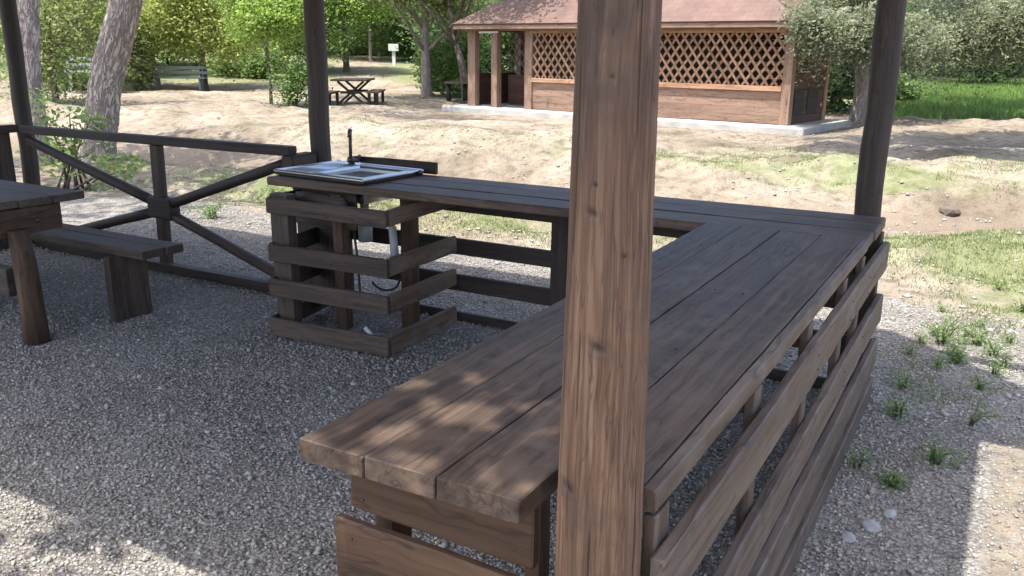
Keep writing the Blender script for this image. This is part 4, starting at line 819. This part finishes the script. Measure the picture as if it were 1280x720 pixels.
for (a, lab) in ((-.72, 'low bench on the left of the far picnic table'), (.62, 'low bench on the right of the far picnic table')):
    bx, by = px+RGT.x*a, py+RGT.y*a; bb = Thing('low_bench', lab, 'bench', (bx, by, float(hgt(bx, by))), 'benches at the far picnic table')
    bb.part('seat', MB().plank(q3(bb, 0, -.75, .34), q3(bb, 0, .75, .34), .34, .05, tint=.9), M['bench'])
    for b_ in (-.55, .55):
        for s_ in (-.11, .11): bb.part('leg', MB().plank(q3(bb, s_, b_, 0), q3(bb, s_, b_, .313), .08, .08, tuple(FW)), M['fence'])
px, py = spot(571, 26.5); zz = float(hgt(px, py)); dt = Thing('shaded_table', 'small shaded log table beside the left end of the hut', 'table', (px, py, zz))
dt.part('tabletop', MB().plank(q3(dt, -.36, 0, .52), q3(dt, .36, 0, .52), .6, .05), M['fence'])
for a in (-.25, .25): dt.part('leg', MB().tube([q3(dt, a, 0, 0), q3(dt, a, 0, .49)], .08, 10), M['fence'])
px, py = spot(220, 32.6); zz = float(hgt(px, py)); gb = Thing('grey_park_bench', 'long grey bench on the shaded lawn beyond the clearing', 'bench', (px, py, zz))
gb.part('seat', MB().plank(q3(gb, -1.0, 0, .42), q3(gb, 1.0, 0, .42), .4, .05), M['greybench'])
for z in (.6, .78): gb.part('backrest_rail', MB().plank(q3(gb, -1.0, .22, z), q3(gb, 1.0, .22, z), .04, .10), M['greybench'])
for a in (-.8, .8): gb.part('leg', MB().plank(q3(gb, a, 0, 0), q3(gb, a, 0, .39), .3, .07, tuple(RGT)), M['greybench']); gb.part('back_post', MB().plank(q3(gb, a, .26, .0), q3(gb, a, .26, .85), .05, .04, tuple(RGT)), M['greybench'])
px, py = spot(492, 45); zz = float(hgt(px, py)); sg = Thing('white_sign', 'blank white sign board on a white post by the far path', 'sign', (px, py, zz))
sg.part('post', MB().plank(q3(sg, 0, 0, -.05), q3(sg, 0, 0, .72), .16, .10, tuple(FW)), M['white'])
sg.part('sign_board', MB().plank(q3(sg, -.25, -.08, .88), q3(sg, .25, -.08, .88), .04, .34), M['white'])
px, py = spot(190, 47); zz = float(hgt(px, py)); wf = Thing('white_railing', 'white railing glimpsed among the trees above the grey bench', 'railing', (px, py, zz))
for z in (.35, .62, .9): wf.part('rail', MB().plank(q3(wf, -.55, 0, z), q3(wf, .55, 0, z), .04, .07), M['white'])
for a in (-.5, .0, .5): wf.part('post', MB().plank(q3(wf, a, .05, -.05), q3(wf, a, .05, .98), .06, .05, tuple(RGT)), M['white'])
px, py = spot(100, 29.5); zz = float(hgt(px, py)); wf = Thing('pale_bench', 'grey bench glimpsed in the bushes left of the thick leaning trunk', 'bench', (px, py, zz))
for z, b_ in ((.95, .2), (1.15, .22)): wf.part('backrest_rail', MB().plank(q3(wf, -.6, b_, z), q3(wf, .6, b_, z), .03, .10), M['greybench'])
wf.part('seat', MB().plank(q3(wf, -.6, 0, .75), q3(wf, .6, 0, .75), .35, .05), M['greybench'])
for a in (-.5, .5): wf.part('leg', MB().plank(q3(wf, a, .1, -.05), q3(wf, a, .1, 1.1), .06, .06, tuple(RGT)), M['greybench'])

# ------------------------------------------------------------------ camera, light, world
cam = bpy.data.cameras.new('camera'); co = col_link(bpy.data.objects.new('camera', cam)); S.camera = co
from mathutils import Matrix
c2w = Matrix(((RM[0][0], -RM[0][1], -RM[0][2]), (RM[1][0], -RM[1][1], -RM[1][2]), (RM[2][0], -RM[2][1], -RM[2][2])))
co.matrix_world = Matrix.Translation((0, 0, HCAM))@c2w.to_4x4()
cam.sensor_width = 36; cam.lens = 36*F_PX/1280; cam.clip_end = 2000; cam.clip_start = .05
SUN = V((-.13, -.313, 1)).normalized()
su = bpy.data.lights.new('sun', 'SUN'); su.energy = 2.5; su.angle = math.radians(.55); su.color = (1, .95, .87); so_ = col_link(bpy.data.objects.new('sun', su)); so_.rotation_euler = SUN.to_track_quat('Z', 'Y').to_euler(); so_.location = (0, 0, 20)
w = bpy.data.worlds.new('World'); S.world = w; w.use_nodes = True; nt = w.node_tree; bg = nt.nodes['Background']
sky = nt.nodes.new('ShaderNodeTexSky'); sky.sky_type = 'NISHITA'; sky.sun_disc = False; sky.sun_elevation = math.asin(SUN.z); sky.sun_rotation = math.atan2(SUN.x, SUN.y); sky.altitude = 300; sky.dust_density = 4; sky.ozone_density = .4; sky.air_density = .75
nt.links.new(sky.outputs[0], bg.inputs[0]); bg.inputs[1].default_value = .15
S.view_settings.view_transform = 'Standard'; S.view_settings.look = 'None'; S.view_settings.exposure = 1.8; S.view_settings.gamma = 1
S.cycles.max_bounces = 6; S.cycles.diffuse_bounces = 4; S.cycles.transmission_bounces = 3; S.cycles.use_denoising = True
